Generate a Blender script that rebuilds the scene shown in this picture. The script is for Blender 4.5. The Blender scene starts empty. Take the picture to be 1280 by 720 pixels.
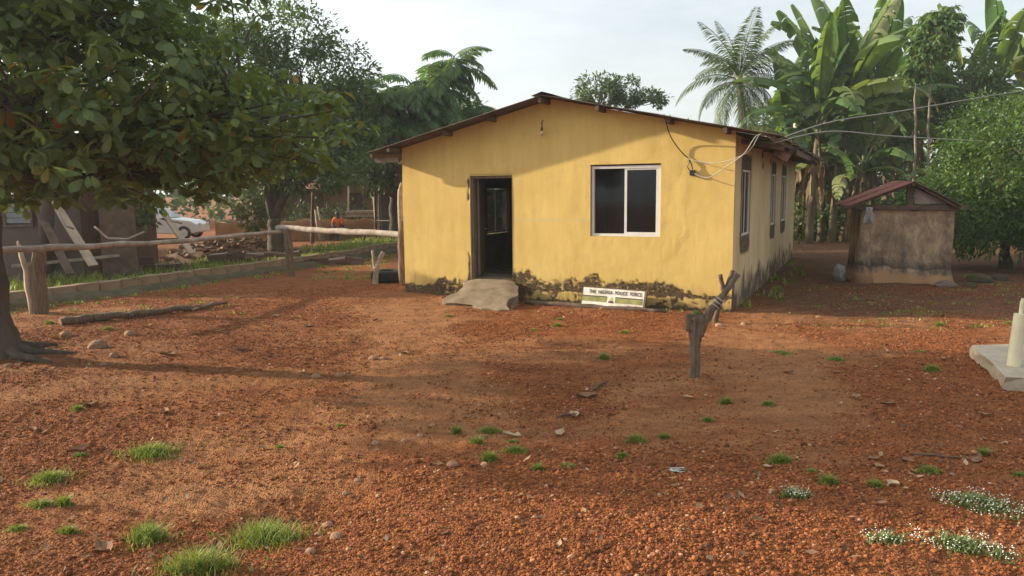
import bpy, math, random
import numpy as np
from mathutils import Vector, Matrix, Euler

rad = math.radians
SC = bpy.context.scene
COL = SC.collection
RNG = np.random.default_rng(7)
random.seed(7)

# ------------------------------------------------------------------ camera
F_PX, PITCH, ROLL, CAM_H = 950.0, rad(7.2), rad(0.55), 1.97
_cp, _sp, _cr, _sr = math.cos(PITCH), math.sin(PITCH), math.cos(ROLL), math.sin(ROLL)
_fwd = np.array([0, _cp, -_sp]); _u0 = np.array([0, _sp, _cp]); _r0 = np.array([1.0, 0, 0])
_right = _r0 * _cr - _u0 * _sr
_up = _u0 * _cr + _r0 * _sr
CAM = np.array([0, 0, CAM_H])
cd = bpy.data.cameras.new('camera'); cam = bpy.data.objects.new('camera', cd); COL.objects.link(cam)
cd.sensor_width = 36.0; cd.lens = 36.0 * F_PX / 1280.0; cd.clip_start = 0.05; cd.clip_end = 3000
cam.matrix_world = Matrix(((_right[0], _up[0], -_fwd[0], 0), (_right[1], _up[1], -_fwd[1], 0),
                           (_right[2], _up[2], -_fwd[2], CAM_H), (0, 0, 0, 1)))
SC.camera = cam

def ray(u, v): return _right * (u - 640) / F_PX - _up * (v - 360) / F_PX + _fwd
def G(u, v, z=0.0):                      # photo pixel -> point on the horizontal plane z
    d = ray(u, v); return CAM + d * ((z - CAM_H) / d[2])
def AT(u, v, y):                         # photo pixel -> point at world depth y
    d = ray(u, v); return CAM + d * (y / d[1])

# ------------------------------------------------------------------ light
SUN_EL, SUN_A = rad(17.0), rad(-13.0)     # elevation; heading in which the light travels
SUN_STR, SKY_STR, EXPOSURE = 3.8, 0.10, 1.30
w = bpy.data.worlds.new('World'); SC.world = w; w.use_nodes = True
nt = w.node_tree; nt.nodes.clear()
def N(t, k, **kw):
    n = t.nodes.new(k)
    for a, b in kw.items():
        if a in n.inputs.keys() if hasattr(n.inputs, 'keys') else False: n.inputs[a].default_value = b
        else: setattr(n, a, b)
    return n
sky = nt.nodes.new('ShaderNodeTexSky'); sky.sky_type = 'NISHITA'; sky.sun_disc = False
sky.sun_elevation = SUN_EL; sky.sun_rotation = math.atan2(-math.cos(SUN_A), -math.sin(SUN_A)) % (2 * math.pi)
sky.dust_density = 3.0; sky.air_density = 1.2
geo = nt.nodes.new('ShaderNodeTexCoord')
mp = nt.nodes.new('ShaderNodeMapping'); mp.inputs['Scale'].default_value = (1.6, 1.6, 6.5)
nz = nt.nodes.new('ShaderNodeTexNoise'); nz.inputs['Scale'].default_value = 2.2; nz.inputs['Detail'].default_value = 6; nz.inputs['Roughness'].default_value = 0.6
rp = nt.nodes.new('ShaderNodeValToRGB'); rp.color_ramp.elements[0].position = 0.3; rp.color_ramp.elements[0].color = (0.45, 0.45, 0.45, 1)
rp.color_ramp.elements[1].position = 0.68; rp.color_ramp.elements[1].color = (0.97, 0.97, 0.97, 1)
mx = nt.nodes.new('ShaderNodeMix'); mx.data_type = 'RGBA'
mx.inputs[7].default_value = (4.75, 4.95, 5.05, 1)      # thin white cloud, in the sky texture's own units
bg = nt.nodes.new('ShaderNodeBackground'); bg.inputs['Strength'].default_value = SKY_STR
wo = nt.nodes.new('ShaderNodeOutputWorld')
L = nt.links.new
L(geo.outputs['Generated'], mp.inputs['Vector']); L(mp.outputs['Vector'], nz.inputs['Vector'])
L(nz.outputs['Fac'], rp.inputs['Fac']); L(rp.outputs['Color'], mx.inputs[0]); L(sky.outputs['Color'], mx.inputs[6])
# thin cloud scatters forward: brighter round the (veiled) sun
dt = nt.nodes.new('ShaderNodeVectorMath'); dt.operation = 'DOT_PRODUCT'; L(geo.outputs['Generated'], dt.inputs[0])
dt.inputs[1].default_value = (-math.cos(SUN_A) * math.cos(SUN_EL), -math.sin(SUN_A) * math.cos(SUN_EL), math.sin(SUN_EL))
mxx = nt.nodes.new('ShaderNodeMath'); mxx.operation = 'MAXIMUM'; L(dt.outputs['Value'], mxx.inputs[0]); mxx.inputs[1].default_value = 0.0
pw_ = nt.nodes.new('ShaderNodeMath'); pw_.operation = 'POWER'; L(mxx.outputs[0], pw_.inputs[0]); pw_.inputs[1].default_value = 2.5
ma_ = nt.nodes.new('ShaderNodeMath'); ma_.operation = 'MULTIPLY_ADD'; L(pw_.outputs[0], ma_.inputs[0]); ma_.inputs[1].default_value = 2.1; ma_.inputs[2].default_value = 1.0
sc_ = nt.nodes.new('ShaderNodeVectorMath'); sc_.operation = 'SCALE'; sc_.inputs[0].default_value = (3.85, 4.05, 4.18); L(ma_.outputs[0], sc_.inputs['Scale']); L(sc_.outputs[0], mx.inputs[7])
L(mx.outputs[2], bg.inputs['Color']); L(bg.outputs['Background'], wo.inputs['Surface'])

sd = bpy.data.lights.new('sun', 'SUN'); sd.energy = SUN_STR; sd.angle = rad(0.9); sd.color = (1.0, 0.85, 0.63)
sun = bpy.data.objects.new('sun', sd); COL.objects.link(sun)
_sd = Vector((math.cos(SUN_A) * math.cos(SUN_EL), math.sin(SUN_A) * math.cos(SUN_EL), -math.sin(SUN_EL)))
sun.rotation_euler = _sd.to_track_quat('-Z', 'Y').to_euler()
sun.location = (-20, 5, 12)
vs = SC.view_settings; vs.view_transform = 'Standard'; vs.look = 'None'; vs.exposure = EXPOSURE; vs.gamma = 1.0
vs.use_curve_mapping = False

# ------------------------------------------------------------------ noise
_T = np.random.default_rng(11).random((256, 256))
def vnoise(x, y):
    x = np.asarray(x, float); y = np.asarray(y, float)
    xi = np.floor(x).astype(int); yi = np.floor(y).astype(int); fx = x - xi; fy = y - yi
    fx = fx * fx * (3 - 2 * fx); fy = fy * fy * (3 - 2 * fy)
    a = _T[xi & 255, yi & 255]; b = _T[(xi + 1) & 255, yi & 255]; c = _T[xi & 255, (yi + 1) & 255]; d = _T[(xi + 1) & 255, (yi + 1) & 255]
    return (a * (1 - fx) + b * fx) * (1 - fy) + (c * (1 - fx) + d * fx) * fy
def fbm(x, y, o=4):
    s = 0; a = 0.5; t = 0
    for i in range(o):
        s = s + a * vnoise(x * 2 ** i + 13.7 * i, y * 2 ** i + 7.1 * i); t += a; a *= 0.5
    return s / t
def sstep(a, b, x):
    t = np.clip((x - a) / (b - a), 0, 1); return t * t * (3 - 2 * t)

# ------------------------------------------------------------------ materials
MATS = {}
def mat(name, fn):
    if name in MATS: return MATS[name]
    m = bpy.data.materials.new(name); m.use_nodes = True; t = m.node_tree; t.nodes.clear()
    out = t.nodes.new('ShaderNodeOutputMaterial'); p = t.nodes.new('ShaderNodeBsdfPrincipled')
    t.links.new(p.outputs[0], out.inputs[0]); fn(t, p, out); MATS[name] = m; return m
def tc(t, scale=(1, 1, 1), kind='Object'):
    c = t.nodes.new('ShaderNodeTexCoord'); m = t.nodes.new('ShaderNodeMapping'); m.inputs['Scale'].default_value = scale
    t.links.new(c.outputs[kind], m.inputs['Vector']); return m.outputs[0]
def noise(t, vec, scale, detail=4, rough=0.55, dist=0):
    n = t.nodes.new('ShaderNodeTexNoise'); n.inputs['Scale'].default_value = scale; n.inputs['Detail'].default_value = detail
    n.inputs['Roughness'].default_value = rough; n.inputs['Distortion'].default_value = dist
    if vec is not None: t.links.new(vec, n.inputs['Vector'])
    return n.outputs['Fac']
def ramp(t, fac, stops):
    r = t.nodes.new('ShaderNodeValToRGB'); cr = r.color_ramp
    while len(cr.elements) < len(stops): cr.elements.new(0.5)
    for e, (p, c) in zip(cr.elements, stops):
        e.position = p; e.color = (*c, 1) if len(c) == 3 else c
    t.links.new(fac, r.inputs['Fac']); return r.outputs['Color']
def mixc(t, fac, a, b, mode='MIX'):
    m = t.nodes.new('ShaderNodeMix'); m.data_type = 'RGBA'; m.blend_type = mode
    for i, v in ((0, fac), (6, a), (7, b)):
        if isinstance(v, (int, float)): m.inputs[i].default_value = v
        elif isinstance(v, tuple): m.inputs[i].default_value = (*v, 1)
        else: t.links.new(v, m.inputs[i])
    return m.outputs[2]
def bump(t, p, h, strength=0.4, dist=0.02):
    b = t.nodes.new('ShaderNodeBump'); b.inputs['Strength'].default_value = strength; b.inputs['Distance'].default_value = dist
    t.links.new(h, b.inputs['Height']); t.links.new(b.outputs[0], p.inputs['Normal'])
def attr(t, name):
    a = t.nodes.new('ShaderNodeAttribute'); a.attribute_name = name; return a
def simple(name, c1, c2, scale=4, rough=0.85, bs=0.3, bd=0.01, vscale=(1, 1, 1), metal=0.0, kind='Object', spec=0.3):
    def fn(t, p, o):
        v = tc(t, vscale, kind); n = noise(t, v, scale, 5, 0.6)
        t.links.new(ramp(t, n, [(0.3, c1), (0.7, c2)]), p.inputs['Base Color'])
        p.inputs['Roughness'].default_value = rough; p.inputs['Metallic'].default_value = metal
        p.inputs['Specular IOR Level'].default_value = spec
        if bs: bump(t, p, noise(t, v, scale * 5, 5, 0.65), bs, bd)
    return mat(name, fn)
def leaf_mat(name, stops, trans=0.35, rough=0.45, use='attr'):
    def fn(t, p, o):
        if use == 'attr': f = attr(t, 'tint').outputs['Fac']
        else:
            oi = t.nodes.new('ShaderNodeObjectInfo'); f = oi.outputs['Random']
        c = ramp(t, f, stops)
        v = tc(t, (1, 1, 1)); n = noise(t, v, 9, 3)
        c = mixc(t, 0.35, c, ramp(t, n, [(0.3, (0.35, 0.35, 0.35)), (0.7, (1.0, 1.0, 1.0))]), 'MULTIPLY')
        t.links.new(c, p.inputs['Base Color']); p.inputs['Roughness'].default_value = rough; p.inputs['Specular IOR Level'].default_value = 0.35
        tr = t.nodes.new('ShaderNodeBsdfTranslucent'); t.links.new(mixc(t, 1.0, c, (1.0, 1.0, 0.45), 'MULTIPLY'), tr.inputs['Color'])
        m = t.nodes.new('ShaderNodeMixShader'); m.inputs[0].default_value = trans
        t.links.new(p.outputs[0], m.inputs[1]); t.links.new(tr.outputs[0], m.inputs[2]); t.links.new(m.outputs[0], o.inputs[0])
    return mat(name, fn)

# ------------------------------------------------------------------ mesh helpers
def mesh_np(name, V, FQ, attrs=None, smooth=False, mats=None, midx=None):
    """V (n,3); FQ list of int arrays (m,k) of faces with k corners"""
    me = bpy.data.meshes.new(name); V = np.asarray(V, np.float32); me.vertices.add(len(V)); me.vertices.foreach_set('co', V.ravel())
    FQ = [np.asarray(f, np.int32) for f in FQ if len(f)]
    nl = sum(f.size for f in FQ); nf = sum(len(f) for f in FQ)
    me.loops.add(nl); me.polygons.add(nf)
    me.loops.foreach_set('vertex_index', np.concatenate([f.ravel() for f in FQ]))
    tot = np.concatenate([np.full(len(f), f.shape[1], np.int32) for f in FQ]); st = np.concatenate([[0], np.cumsum(tot)[:-1]]).astype(np.int32)
    me.polygons.foreach_set('loop_start', st); me.polygons.foreach_set('loop_total', tot)
    if smooth: me.polygons.foreach_set('use_smooth', np.ones(nf, bool))
    me.update(calc_edges=True); me.validate()
    for k, a in (attrs or {}).items():
        at = me.attributes.new(k, 'FLOAT', 'POINT'); at.data.foreach_set('value', np.asarray(a, np.float32))
    return me

def link(name, me, parent=None, m=None, loc=None, rot=None, scale=None):
    o = bpy.data.objects.new(name, me); COL.objects.link(o)
    if m is not None and me is not None:
        if not me.materials: me.materials.append(m)
    if parent is not None: o.parent = parent
    if loc is not None: o.location = tuple(float(a) for a in loc)
    if rot is not None: o.rotation_euler = rot
    if scale is not None: o.scale = (scale,) * 3 if isinstance(scale, (int, float)) else scale
    return o

def tag(o, label=None, cat=None, group=None, kind=None):
    if label: o['label'] = label
    if cat: o['category'] = cat
    if group: o['group'] = group
    if kind: o['kind'] = kind
    return o
def thing(name, label, cat, loc=(0, 0, 0), rz=0.0, group=None):
    o = bpy.data.objects.new(name, None); COL.objects.link(o); o.empty_display_size = 0.2
    o.location = tuple(float(a) for a in loc); o.rotation_euler = (0, 0, rz)
    return tag(o, label, cat, group)
def copy_tree(o, parent=None):
    c = o.copy(); COL.objects.link(c); c.parent = parent
    for ch in list(o.children): copy_tree(ch, c)
    return c

class MB:
    def __init__(s): s.v = []; s.f = []; s.n = 0
    def add(s, verts, faces):
        b = s.n; s.v.extend([tuple(map(float, p)) for p in verts]); s.n += len(verts)
        s.f.extend([tuple(i + b for i in f) for f in faces]); return s
    def box(s, c, d, R=None, jit=0.0):
        x, y, z = d[0] / 2, d[1] / 2, d[2] / 2
        P = [Vector((a, b, e)) for a in (-x, x) for b in (-y, y) for e in (-z, z)]
        if jit: P = [p + Vector((random.uniform(-jit, jit), random.uniform(-jit, jit), random.uniform(-jit, jit))) for p in P]
        if R is not None: P = [R @ p for p in P]
        return s.add([p + Vector(c) for p in P], [(0, 1, 3, 2), (4, 6, 7, 5), (0, 4, 5, 1), (2, 3, 7, 6), (0, 2, 6, 4), (1, 5, 7, 3)])
    def bar(s, a, b, w_, h_, twist=0.0):
        a = Vector(a); b = Vector(b); d = b - a
        q = d.to_track_quat('Y', 'Z').to_matrix() @ Matrix.Rotation(twist, 3, 'Y')
        return s.box((a + b) / 2, (w_, d.length, h_), q)
    def tube(s, pts, rr, seg=8, cap=True, wob=0.0):
        pts = [Vector(p) for p in pts]; n = len(pts)
        if isinstance(rr, (int, float)): rr = [rr] * n
        up = Vector((0.13, 0.31, 0.94)); vs = []; 
        for i, p in enumerate(pts):
            d = (pts[min(i + 1, n - 1)] - pts[max(i - 1, 0)]).normalized()
            if abs(d.dot(up)) > 0.97: up = Vector((0.95, 0.2, 0.1))
            x = d.cross(up).normalized(); y = x.cross(d).normalized() 
            up = y
            for k in range(seg):
                a = 2 * math.pi * k / seg; r = rr[i] * (1 + random.uniform(-wob, wob))
                vs.append(p + x * math.cos(a) * r + y * math.sin(a) * r)
        fs = [(i * seg + k, i * seg + (k + 1) % seg, (i + 1) * seg + (k + 1) % seg, (i + 1) * seg + k) for i in range(n - 1) for k in range(seg)]
        if cap: fs += [tuple(range(seg))[::-1], tuple((n - 1) * seg + k for k in range(seg))]
        return s.add(vs, fs)
    def lathe(s, prof, seg=24, c=(0, 0, 0), close=False):
        vs = [(c[0] + r * math.cos(2 * math.pi * k / seg), c[1] + r * math.sin(2 * math.pi * k / seg), c[2] + z) for r, z in prof for k in range(seg)]
        m = len(prof); rng = range(m) if close else range(m - 1)
        return s.add(vs, [(i * seg + k, i * seg + (k + 1) % seg, ((i + 1) % m) * seg + (k + 1) % seg, ((i + 1) % m) * seg + k) for i in rng for k in range(seg)])
    def mesh(s, name, smooth=False):
        me = bpy.data.meshes.new(name); me.from_pydata(s.v, [], s.f); me.update()
        if smooth: me.polygons.foreach_set('use_smooth', np.ones(len(me.polygons), bool))
        return me
    def build(s, name, m, parent=None, smooth=False, bevel=0.0, **kw):
        o = link(name, s.mesh(name, smooth), parent, m, **kw)
        if bevel:
            b = o.modifiers.new('bevel', 'BEVEL'); b.width = bevel; b.segments = 2; b.limit_method = 'ANGLE'
        return o

def wiggle(a, b, n, amp, seed=0):
    r = random.Random(seed); a = Vector(a); b = Vector(b); out = []
    for i in range(n):
        t = i / (n - 1); p = a.lerp(b, t)
        if 0 < i < n - 1: p = p + Vector((r.uniform(-amp, amp), r.uniform(-amp, amp), r.uniform(-amp, amp)))
        out.append(p)
    return out

# ================================================================== GROUND
def gz(x, y):
    x = np.asarray(x, float); y = np.asarray(y, float)
    z = 0.10 * (fbm(x * 0.22 + 3, y * 0.22 + 9, 3) - 0.5) * sstep(60, 25, y)
    z = z + 0.045 * (fbm(x * 0.9, y * 0.9, 4) - 0.5)
    z = z + 0.10 * np.exp(-((x - 0.7) / 1.7) ** 2 - ((y - 4.1) / 0.95) ** 2)
    z = z - 0.09 * np.exp(-((x + 1.35) / 0.55) ** 2 - ((y - 4.55) / 0.35) ** 2)
    z = z + 0.05 * np.exp(-((x - 3.0) / 0.9) ** 2 - ((y - 4.6) / 0.5) ** 2)
    z = z + 0.10 * np.exp(-((x + 2.6) / 2.2) ** 2 - ((y - 15.6) / 1.6) ** 2)
    z = z + 0.06 * np.exp(-((x + 6.0) / 0.9) ** 2 - ((y - 9.1) / 0.6) ** 2)
    return z
def gz1(x, y): return float(gz(x, y))
def GP(u, v):
    p = G(u, v); return Vector((p[0], p[1], gz1(p[0], p[1])))

def pathm(x, y):
    c = -1.0 + .75 * np.sin(y * .33 + .4) ; c2 = 2.6 + .5 * np.sin(y * .5) + .28 * (y - 6)
    w = .55 + .35 * (fbm(x * 1.2 + 40, y * 1.2, 3) - .5) * 2
    return np.maximum(sstep(w + .45, w - .1, np.abs(x - c)), .8 * sstep(w + .35, w - .2, np.abs(x - c2)) * sstep(4.5, 6.5, y)) * sstep(15.5, 13, y) * sstep(5.2, 7.0, y)
def ground_rows():
    r = [-60, -30, -15, -8, -4, -2, 0, 1.2, 2.0]
    y = 2.5
    while y < 16: r.append(y); y += max(0.024, 0.0068 * y)
    while y < 60: r.append(y); y *= 1.022
    while y < 1500: r.append(y); y *= 1.25
    return np.array(r)
rows = ground_rows()
tt = np.linspace(-1, 1, 430); tt = np.concatenate([[-40, -14, -6, -3.5, -2.2, -1.6, -1.25, -1.1], tt, [1.1, 1.25, 1.6, 2.2, 3.5, 6, 14, 40]])
X = tt[None, :] * (np.clip(rows, 2, None)[:, None] * 0.72 + 0.7); Y = np.repeat(rows[:, None], len(tt), 1)
Z = gz(X, Y)
near = sstep(26, 12, Y)
Z = Z + near * (0.034 * (fbm(X * 6.5, Y * 6.5, 4) - 0.5) + 0.022 * (fbm(X * 24, Y * 24, 2) - 0.5))
loose = sstep(0.42, 0.62, fbm(X * 0.55 + 5, Y * 0.55, 3) + 0.28 * np.exp(-((X - 0.9) / 2.3) ** 2 - ((Y - 4.2) / 1.4) ** 2))
pm_ = pathm(X, Y); loose = loose * (1 - .9 * pm_)
nr, ncx = X.shape
ids = np.arange(nr * ncx).reshape(nr, ncx)
FQ = np.stack([ids[:-1, :-1], ids[:-1, 1:], ids[1:, 1:], ids[1:, :-1]], -1).reshape(-1, 4)
soil_dark = 0.85 * sstep(3.6, 6.0, X + 0.25 * (Y - 12)) * sstep(10.6, 12.4, Y + 1.2 * (fbm(X * .6, Y * .6) - .5)) * sstep(55, 40, Y) * sstep(40, 30, X)  # mask of darker brown soil right of and behind the house
soil_dark = soil_dark + 0.5 * sstep(-8.5, -9.5, X) * sstep(13, 14.5, Y) * sstep(22, 19, Y)
gme = mesh_np('ground', np.stack([X, Y, Z], -1).reshape(-1, 3), [FQ], {'loose': loose.ravel(), 'soil_dark': soil_dark.ravel(), 'path': pm_.ravel()}, smooth=True)

def _ground(t, p, o):
    v = tc(t)
    big = noise(t, tc(t, (.55, 1.5, 1)), 0.7, 6, 0.65, 0.5); mid = noise(t, tc(t, (.8, 1.5, 1)), 3.2, 7, 0.7, 0.4); fine = noise(t, v, 34, 4, 0.7)  # stretched along x: streaks like grazing sun painted into the soil tone
    red = ramp(t, mid, [(0.28, (0.118, 0.040, 0.0145)), (0.5, (0.228, 0.078, 0.026)), (0.75, (0.335, 0.126, 0.043))])
    tan = ramp(t, mid, [(0.28, (0.19, 0.082, 0.034)), (0.72, (0.395, 0.185, 0.077))])
    f = ramp(t, big, [(0.40, (0, 0, 0)), (0.60, (1, 1, 1))])
    c = mixc(t, f, red, tan)
    pa = t.nodes.new('ShaderNodeMath'); pa.operation = 'MULTIPLY'; t.links.new(attr(t, 'path').outputs['Fac'], pa.inputs[0]); pa.inputs[1].default_value = .85
    c = mixc(t, pa.outputs[0], c, tan)
    c = mixc(t, attr(t, 'loose').outputs['Fac'], c, red)
    c = mixc(t, attr(t, 'soil_dark').outputs['Fac'], c, ramp(t, mid, [(0.3, (0.075, 0.042, 0.024)), (0.7, (0.175, 0.092, 0.048))]))
    vo = t.nodes.new('ShaderNodeTexVoronoi'); vo.inputs['Scale'].default_value = 75; t.links.new(v, vo.inputs['Vector'])
    vb = t.nodes.new('ShaderNodeSeparateColor'); t.links.new(vo.outputs['Color'], vb.inputs[0])
    c = mixc(t, 0.55, c, ramp(t, vb.outputs[0], [(0.0, (0.55, 0.5, 0.45)), (0.7, (1, 1, 1)), (1.0, (1.0, 1.0, 1.0))]), 'MULTIPLY')
    c = mixc(t, ramp(t, fine, [(0.66, (0, 0, 0)), (0.78, (0.5, 0.5, 0.5))]), c, (0.46, 0.27, 0.16))
    t.links.new(c, p.inputs['Base Color']); p.inputs['Roughness'].default_value = 0.95; p.inputs['Specular IOR Level'].default_value = 0.15
    ad = t.nodes.new('ShaderNodeMath'); ad.operation = 'MULTIPLY_ADD'; t.links.new(fine, ad.inputs[0]); ad.inputs[1].default_value = 0.8
    inv = t.nodes.new('ShaderNodeMath'); inv.operation = 'MULTIPLY'; inv.inputs[1].default_value = -0.9; t.links.new(vo.outputs['Distance'], inv.inputs[0])
    t.links.new(inv.outputs[0], ad.inputs[2]); bump(t, p, ad.outputs[0], 0.8, 0.018)
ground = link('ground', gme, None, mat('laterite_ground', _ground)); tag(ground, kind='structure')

# ---- gravel: loose laterite granules, too many to count (instanced icospheres)
def gravel(n_try):
    r = np.random.default_rng(3)
    y = np.exp(r.uniform(math.log(2.9), math.log(15.5), n_try)); x = r.uniform(-1, 1, n_try) * (y * 0.70 + 0.4)
    lo = sstep(0.38, 0.62, fbm(x * 0.55 + 5, y * 0.55, 3) + 0.30 * np.exp(-((x - 0.9) / 2.3) ** 2 - ((y - 4.2) / 1.4) ** 2))
    cl = sstep(0.35, 0.6, fbm(x * 2.3, y * 2.3 + 4, 3))
    keep = r.random(n_try) < (0.26 + 0.58 * lo) * (0.45 + 0.55 * cl) * (1 - .78 * pathm(x, y))
    x, y, lo = x[keep], y[keep], lo[keep]
    s = np.exp(r.normal(math.log(0.0040), 0.48, len(x))) * (0.8 + 0.45 * lo); s = np.clip(s, 0.0025, 0.020)
    s = np.maximum(s, 0.00062 * y)
    # scattered clods and chips further out over the packed earth
    n2 = 52000; y2 = np.exp(r.uniform(math.log(5.0), math.log(17), n2)); x2 = r.uniform(-1, 1, n2) * (y2 * .72 + .5)
    k2 = r.random(n2) < (1 - .8 * pathm(x2, y2)) * (.15 + .85 * sstep(.45, .68, fbm(x2 * 1.1 + 31, y2 * 1.9, 4))); x2, y2 = x2[k2], y2[k2]
    s2 = np.clip(np.exp(r.normal(math.log(.008), .42, len(x2))), .004, .028)
    x = np.concatenate([x, x2]); y = np.concatenate([y, y2]); s = np.concatenate([s, s2])
    z = gz(x, y) + (0.034 * (fbm(x * 6.5, y * 6.5, 4) - 0.5) + 0.022 * (fbm(x * 24, y * 24, 2) - 0.5)) * sstep(26, 12, y) + s * 0.15
    me = bpy.data.meshes.new('gravel'); me.vertices.add(len(x)); me.vertices.foreach_set('co', np.stack([x, y, z], -1).astype(np.float32).ravel())
    sc = s[:, None] * np.stack([r.uniform(0.8, 1.35, len(x)), r.uniform(0.8, 1.35, len(x)), r.uniform(0.55, 0.9, len(x))], -1)
    a = me.attributes.new('gs', 'FLOAT_VECTOR', 'POINT'); a.data.foreach_set('vector', sc.astype(np.float32).ravel())
    ro = np.stack([r.uniform(-.5, .5, len(x)), r.uniform(-.5, .5, len(x)), r.uniform(0, 6.28, len(x))], -1)
    a = me.attributes.new('gr', 'FLOAT_VECTOR', 'POINT'); a.data.foreach_set('vector', ro.astype(np.float32).ravel())
    return me
def gn_scatter(name, material, subdiv=1):
    g = bpy.data.node_groups.new(name, 'GeometryNodeTree')
    g.interface.new_socket('Geometry', in_out='INPUT', socket_type='NodeSocketGeometry'); g.interface.new_socket('Geometry', in_out='OUTPUT', socket_type='NodeSocketGeometry')
    gi = g.nodes.new('NodeGroupInput'); go = g.nodes.new('NodeGroupOutput')
    ico = g.nodes.new('GeometryNodeMeshIcoSphere'); ico.inputs['Subdivisions'].default_value = subdiv; ico.inputs['Radius'].default_value = 1.0
    sm = g.nodes.new('GeometryNodeSetMaterial'); sm.inputs['Material'].default_value = material
    iop = g.nodes.new('GeometryNodeInstanceOnPoints')
    a1 = g.nodes.new('GeometryNodeInputNamedAttribute'); a1.data_type = 'FLOAT_VECTOR'; a1.inputs['Name'].default_value = 'gs'
    a2 = g.nodes.new('GeometryNodeInputNamedAttribute'); a2.data_type = 'FLOAT_VECTOR'; a2.inputs['Name'].default_value = 'gr'
    e2r = g.nodes.new('FunctionNodeEulerToRotation')
    k = g.links.new
    k(gi.outputs[0], iop.inputs['Points']); k(ico.outputs['Mesh'], sm.inputs['Geometry']); k(sm.outputs[0], iop.inputs['Instance'])
    k(a1.outputs['Attribute'], iop.inputs['Scale']); k(a2.outputs['Attribute'], e2r.inputs[0]); k(e2r.outputs[0], iop.inputs['Rotation'])
    k(iop.outputs[0], go.inputs[0]); return g
def _peb(t, p, o):
    oi = t.nodes.new('ShaderNodeObjectInfo')
    c = ramp(t, oi.outputs['Random'], [(0.0, (0.075, 0.026, 0.011)), (0.35, (0.165, 0.052, 0.018)), (0.7, (0.255, 0.082, 0.026)), (0.96, (0.30, 0.11, 0.037)), (1.0, (0.44, 0.28, 0.17))])
    t.links.new(c, p.inputs['Base Color']); p.inputs['Roughness'].default_value = 0.9; p.inputs['Specular IOR Level'].default_value = 0.2
M_PEB = mat('pebble', _peb)
gv = link('gravel', gravel(560000), None, M_PEB)
gm = gv.modifiers.new('scatter', 'NODES'); gm.node_group = gn_scatter('pebble_scatter', M_PEB)
tag(gv, 'loose red laterite gravel scattered over the yard', 'gravel', kind='stuff')

# ---- single stones
M_STONE = simple('stone', (0.19, 0.085, 0.045), (0.42, 0.25, 0.15), 9, 0.9, 0.5, 0.02)
def rock_mesh(seed, flat=0.65, n=2):
    import bmesh
    bm = bmesh.new(); bmesh.ops.create_icosphere(bm, subdivisions=n, radius=1.0); r = random.Random(seed)
    ox, oy = r.uniform(0, 50), r.uniform(0, 50)
    for v in bm.verts:
        k = 0.72 + 0.6 * float(fbm(v.co.x * 1.3 + ox + v.co.z, v.co.y * 1.3 + oy - v.co.z, 3)); v.co *= k; v.co.z *= flat
    me = bpy.data.meshes.new('stone'); bm.to_mesh(me); bm.free(); return me
ROCKS = [rock_mesh(i, 0.5 + 0.08 * i) for i in range(5)]
STONES = [(408, 640, .035), (398, 655, .026), (420, 668, .040), (388, 690, .030), (432, 612, .025), (446, 600, .03), (566, 583, .045), (525, 545, .03), (505, 552, .025), (470, 556, .035),
          (540, 530, .03), (600, 505, .025), (625, 515, .028), (395, 472, .05), (425, 471, .055), (466, 449, .06), (480, 449, .05), (163, 419, .09), (122, 437, .11), (143, 448, .06), (130, 458, .05), (12, 462, .05), (82, 421, .09),
          (57, 456, .045), (640, 500, .022), (655, 508, .02), (1110, 440, .03), (1035, 612, .022), (1190, 600, .02), (660, 376, .07), (672, 381, .05), (880, 407, .06), (900, 409, .07), (930, 407, .05), (640, 385, .05), (770, 560, .02)]
for i, (u, v, s) in enumerate(STONES):
    p = GP(u, v); o = link('stone', ROCKS[i % 5], None, M_STONE, loc=(p.x, p.y, p.z + s * .12), rot=(0, 0, i * 1.3), scale=s)
    zone = ('at the root of the big broad leaved tree' if u < 240 and v < 480 else 'at the foot of the yellow house' if v < 415 else 'by the tall grass clump at the dip' if u < 460 and v > 590 else 'in the stony strip across the yard' if u < 660 and v > 495 else 'on bare packed earth before the doorstep' if u < 500 else 'on the open gravel beside the weeds')
    tag(o, 'loose brown stone lying ' + zone, 'stone', 'loose stones ' + zone)

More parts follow.
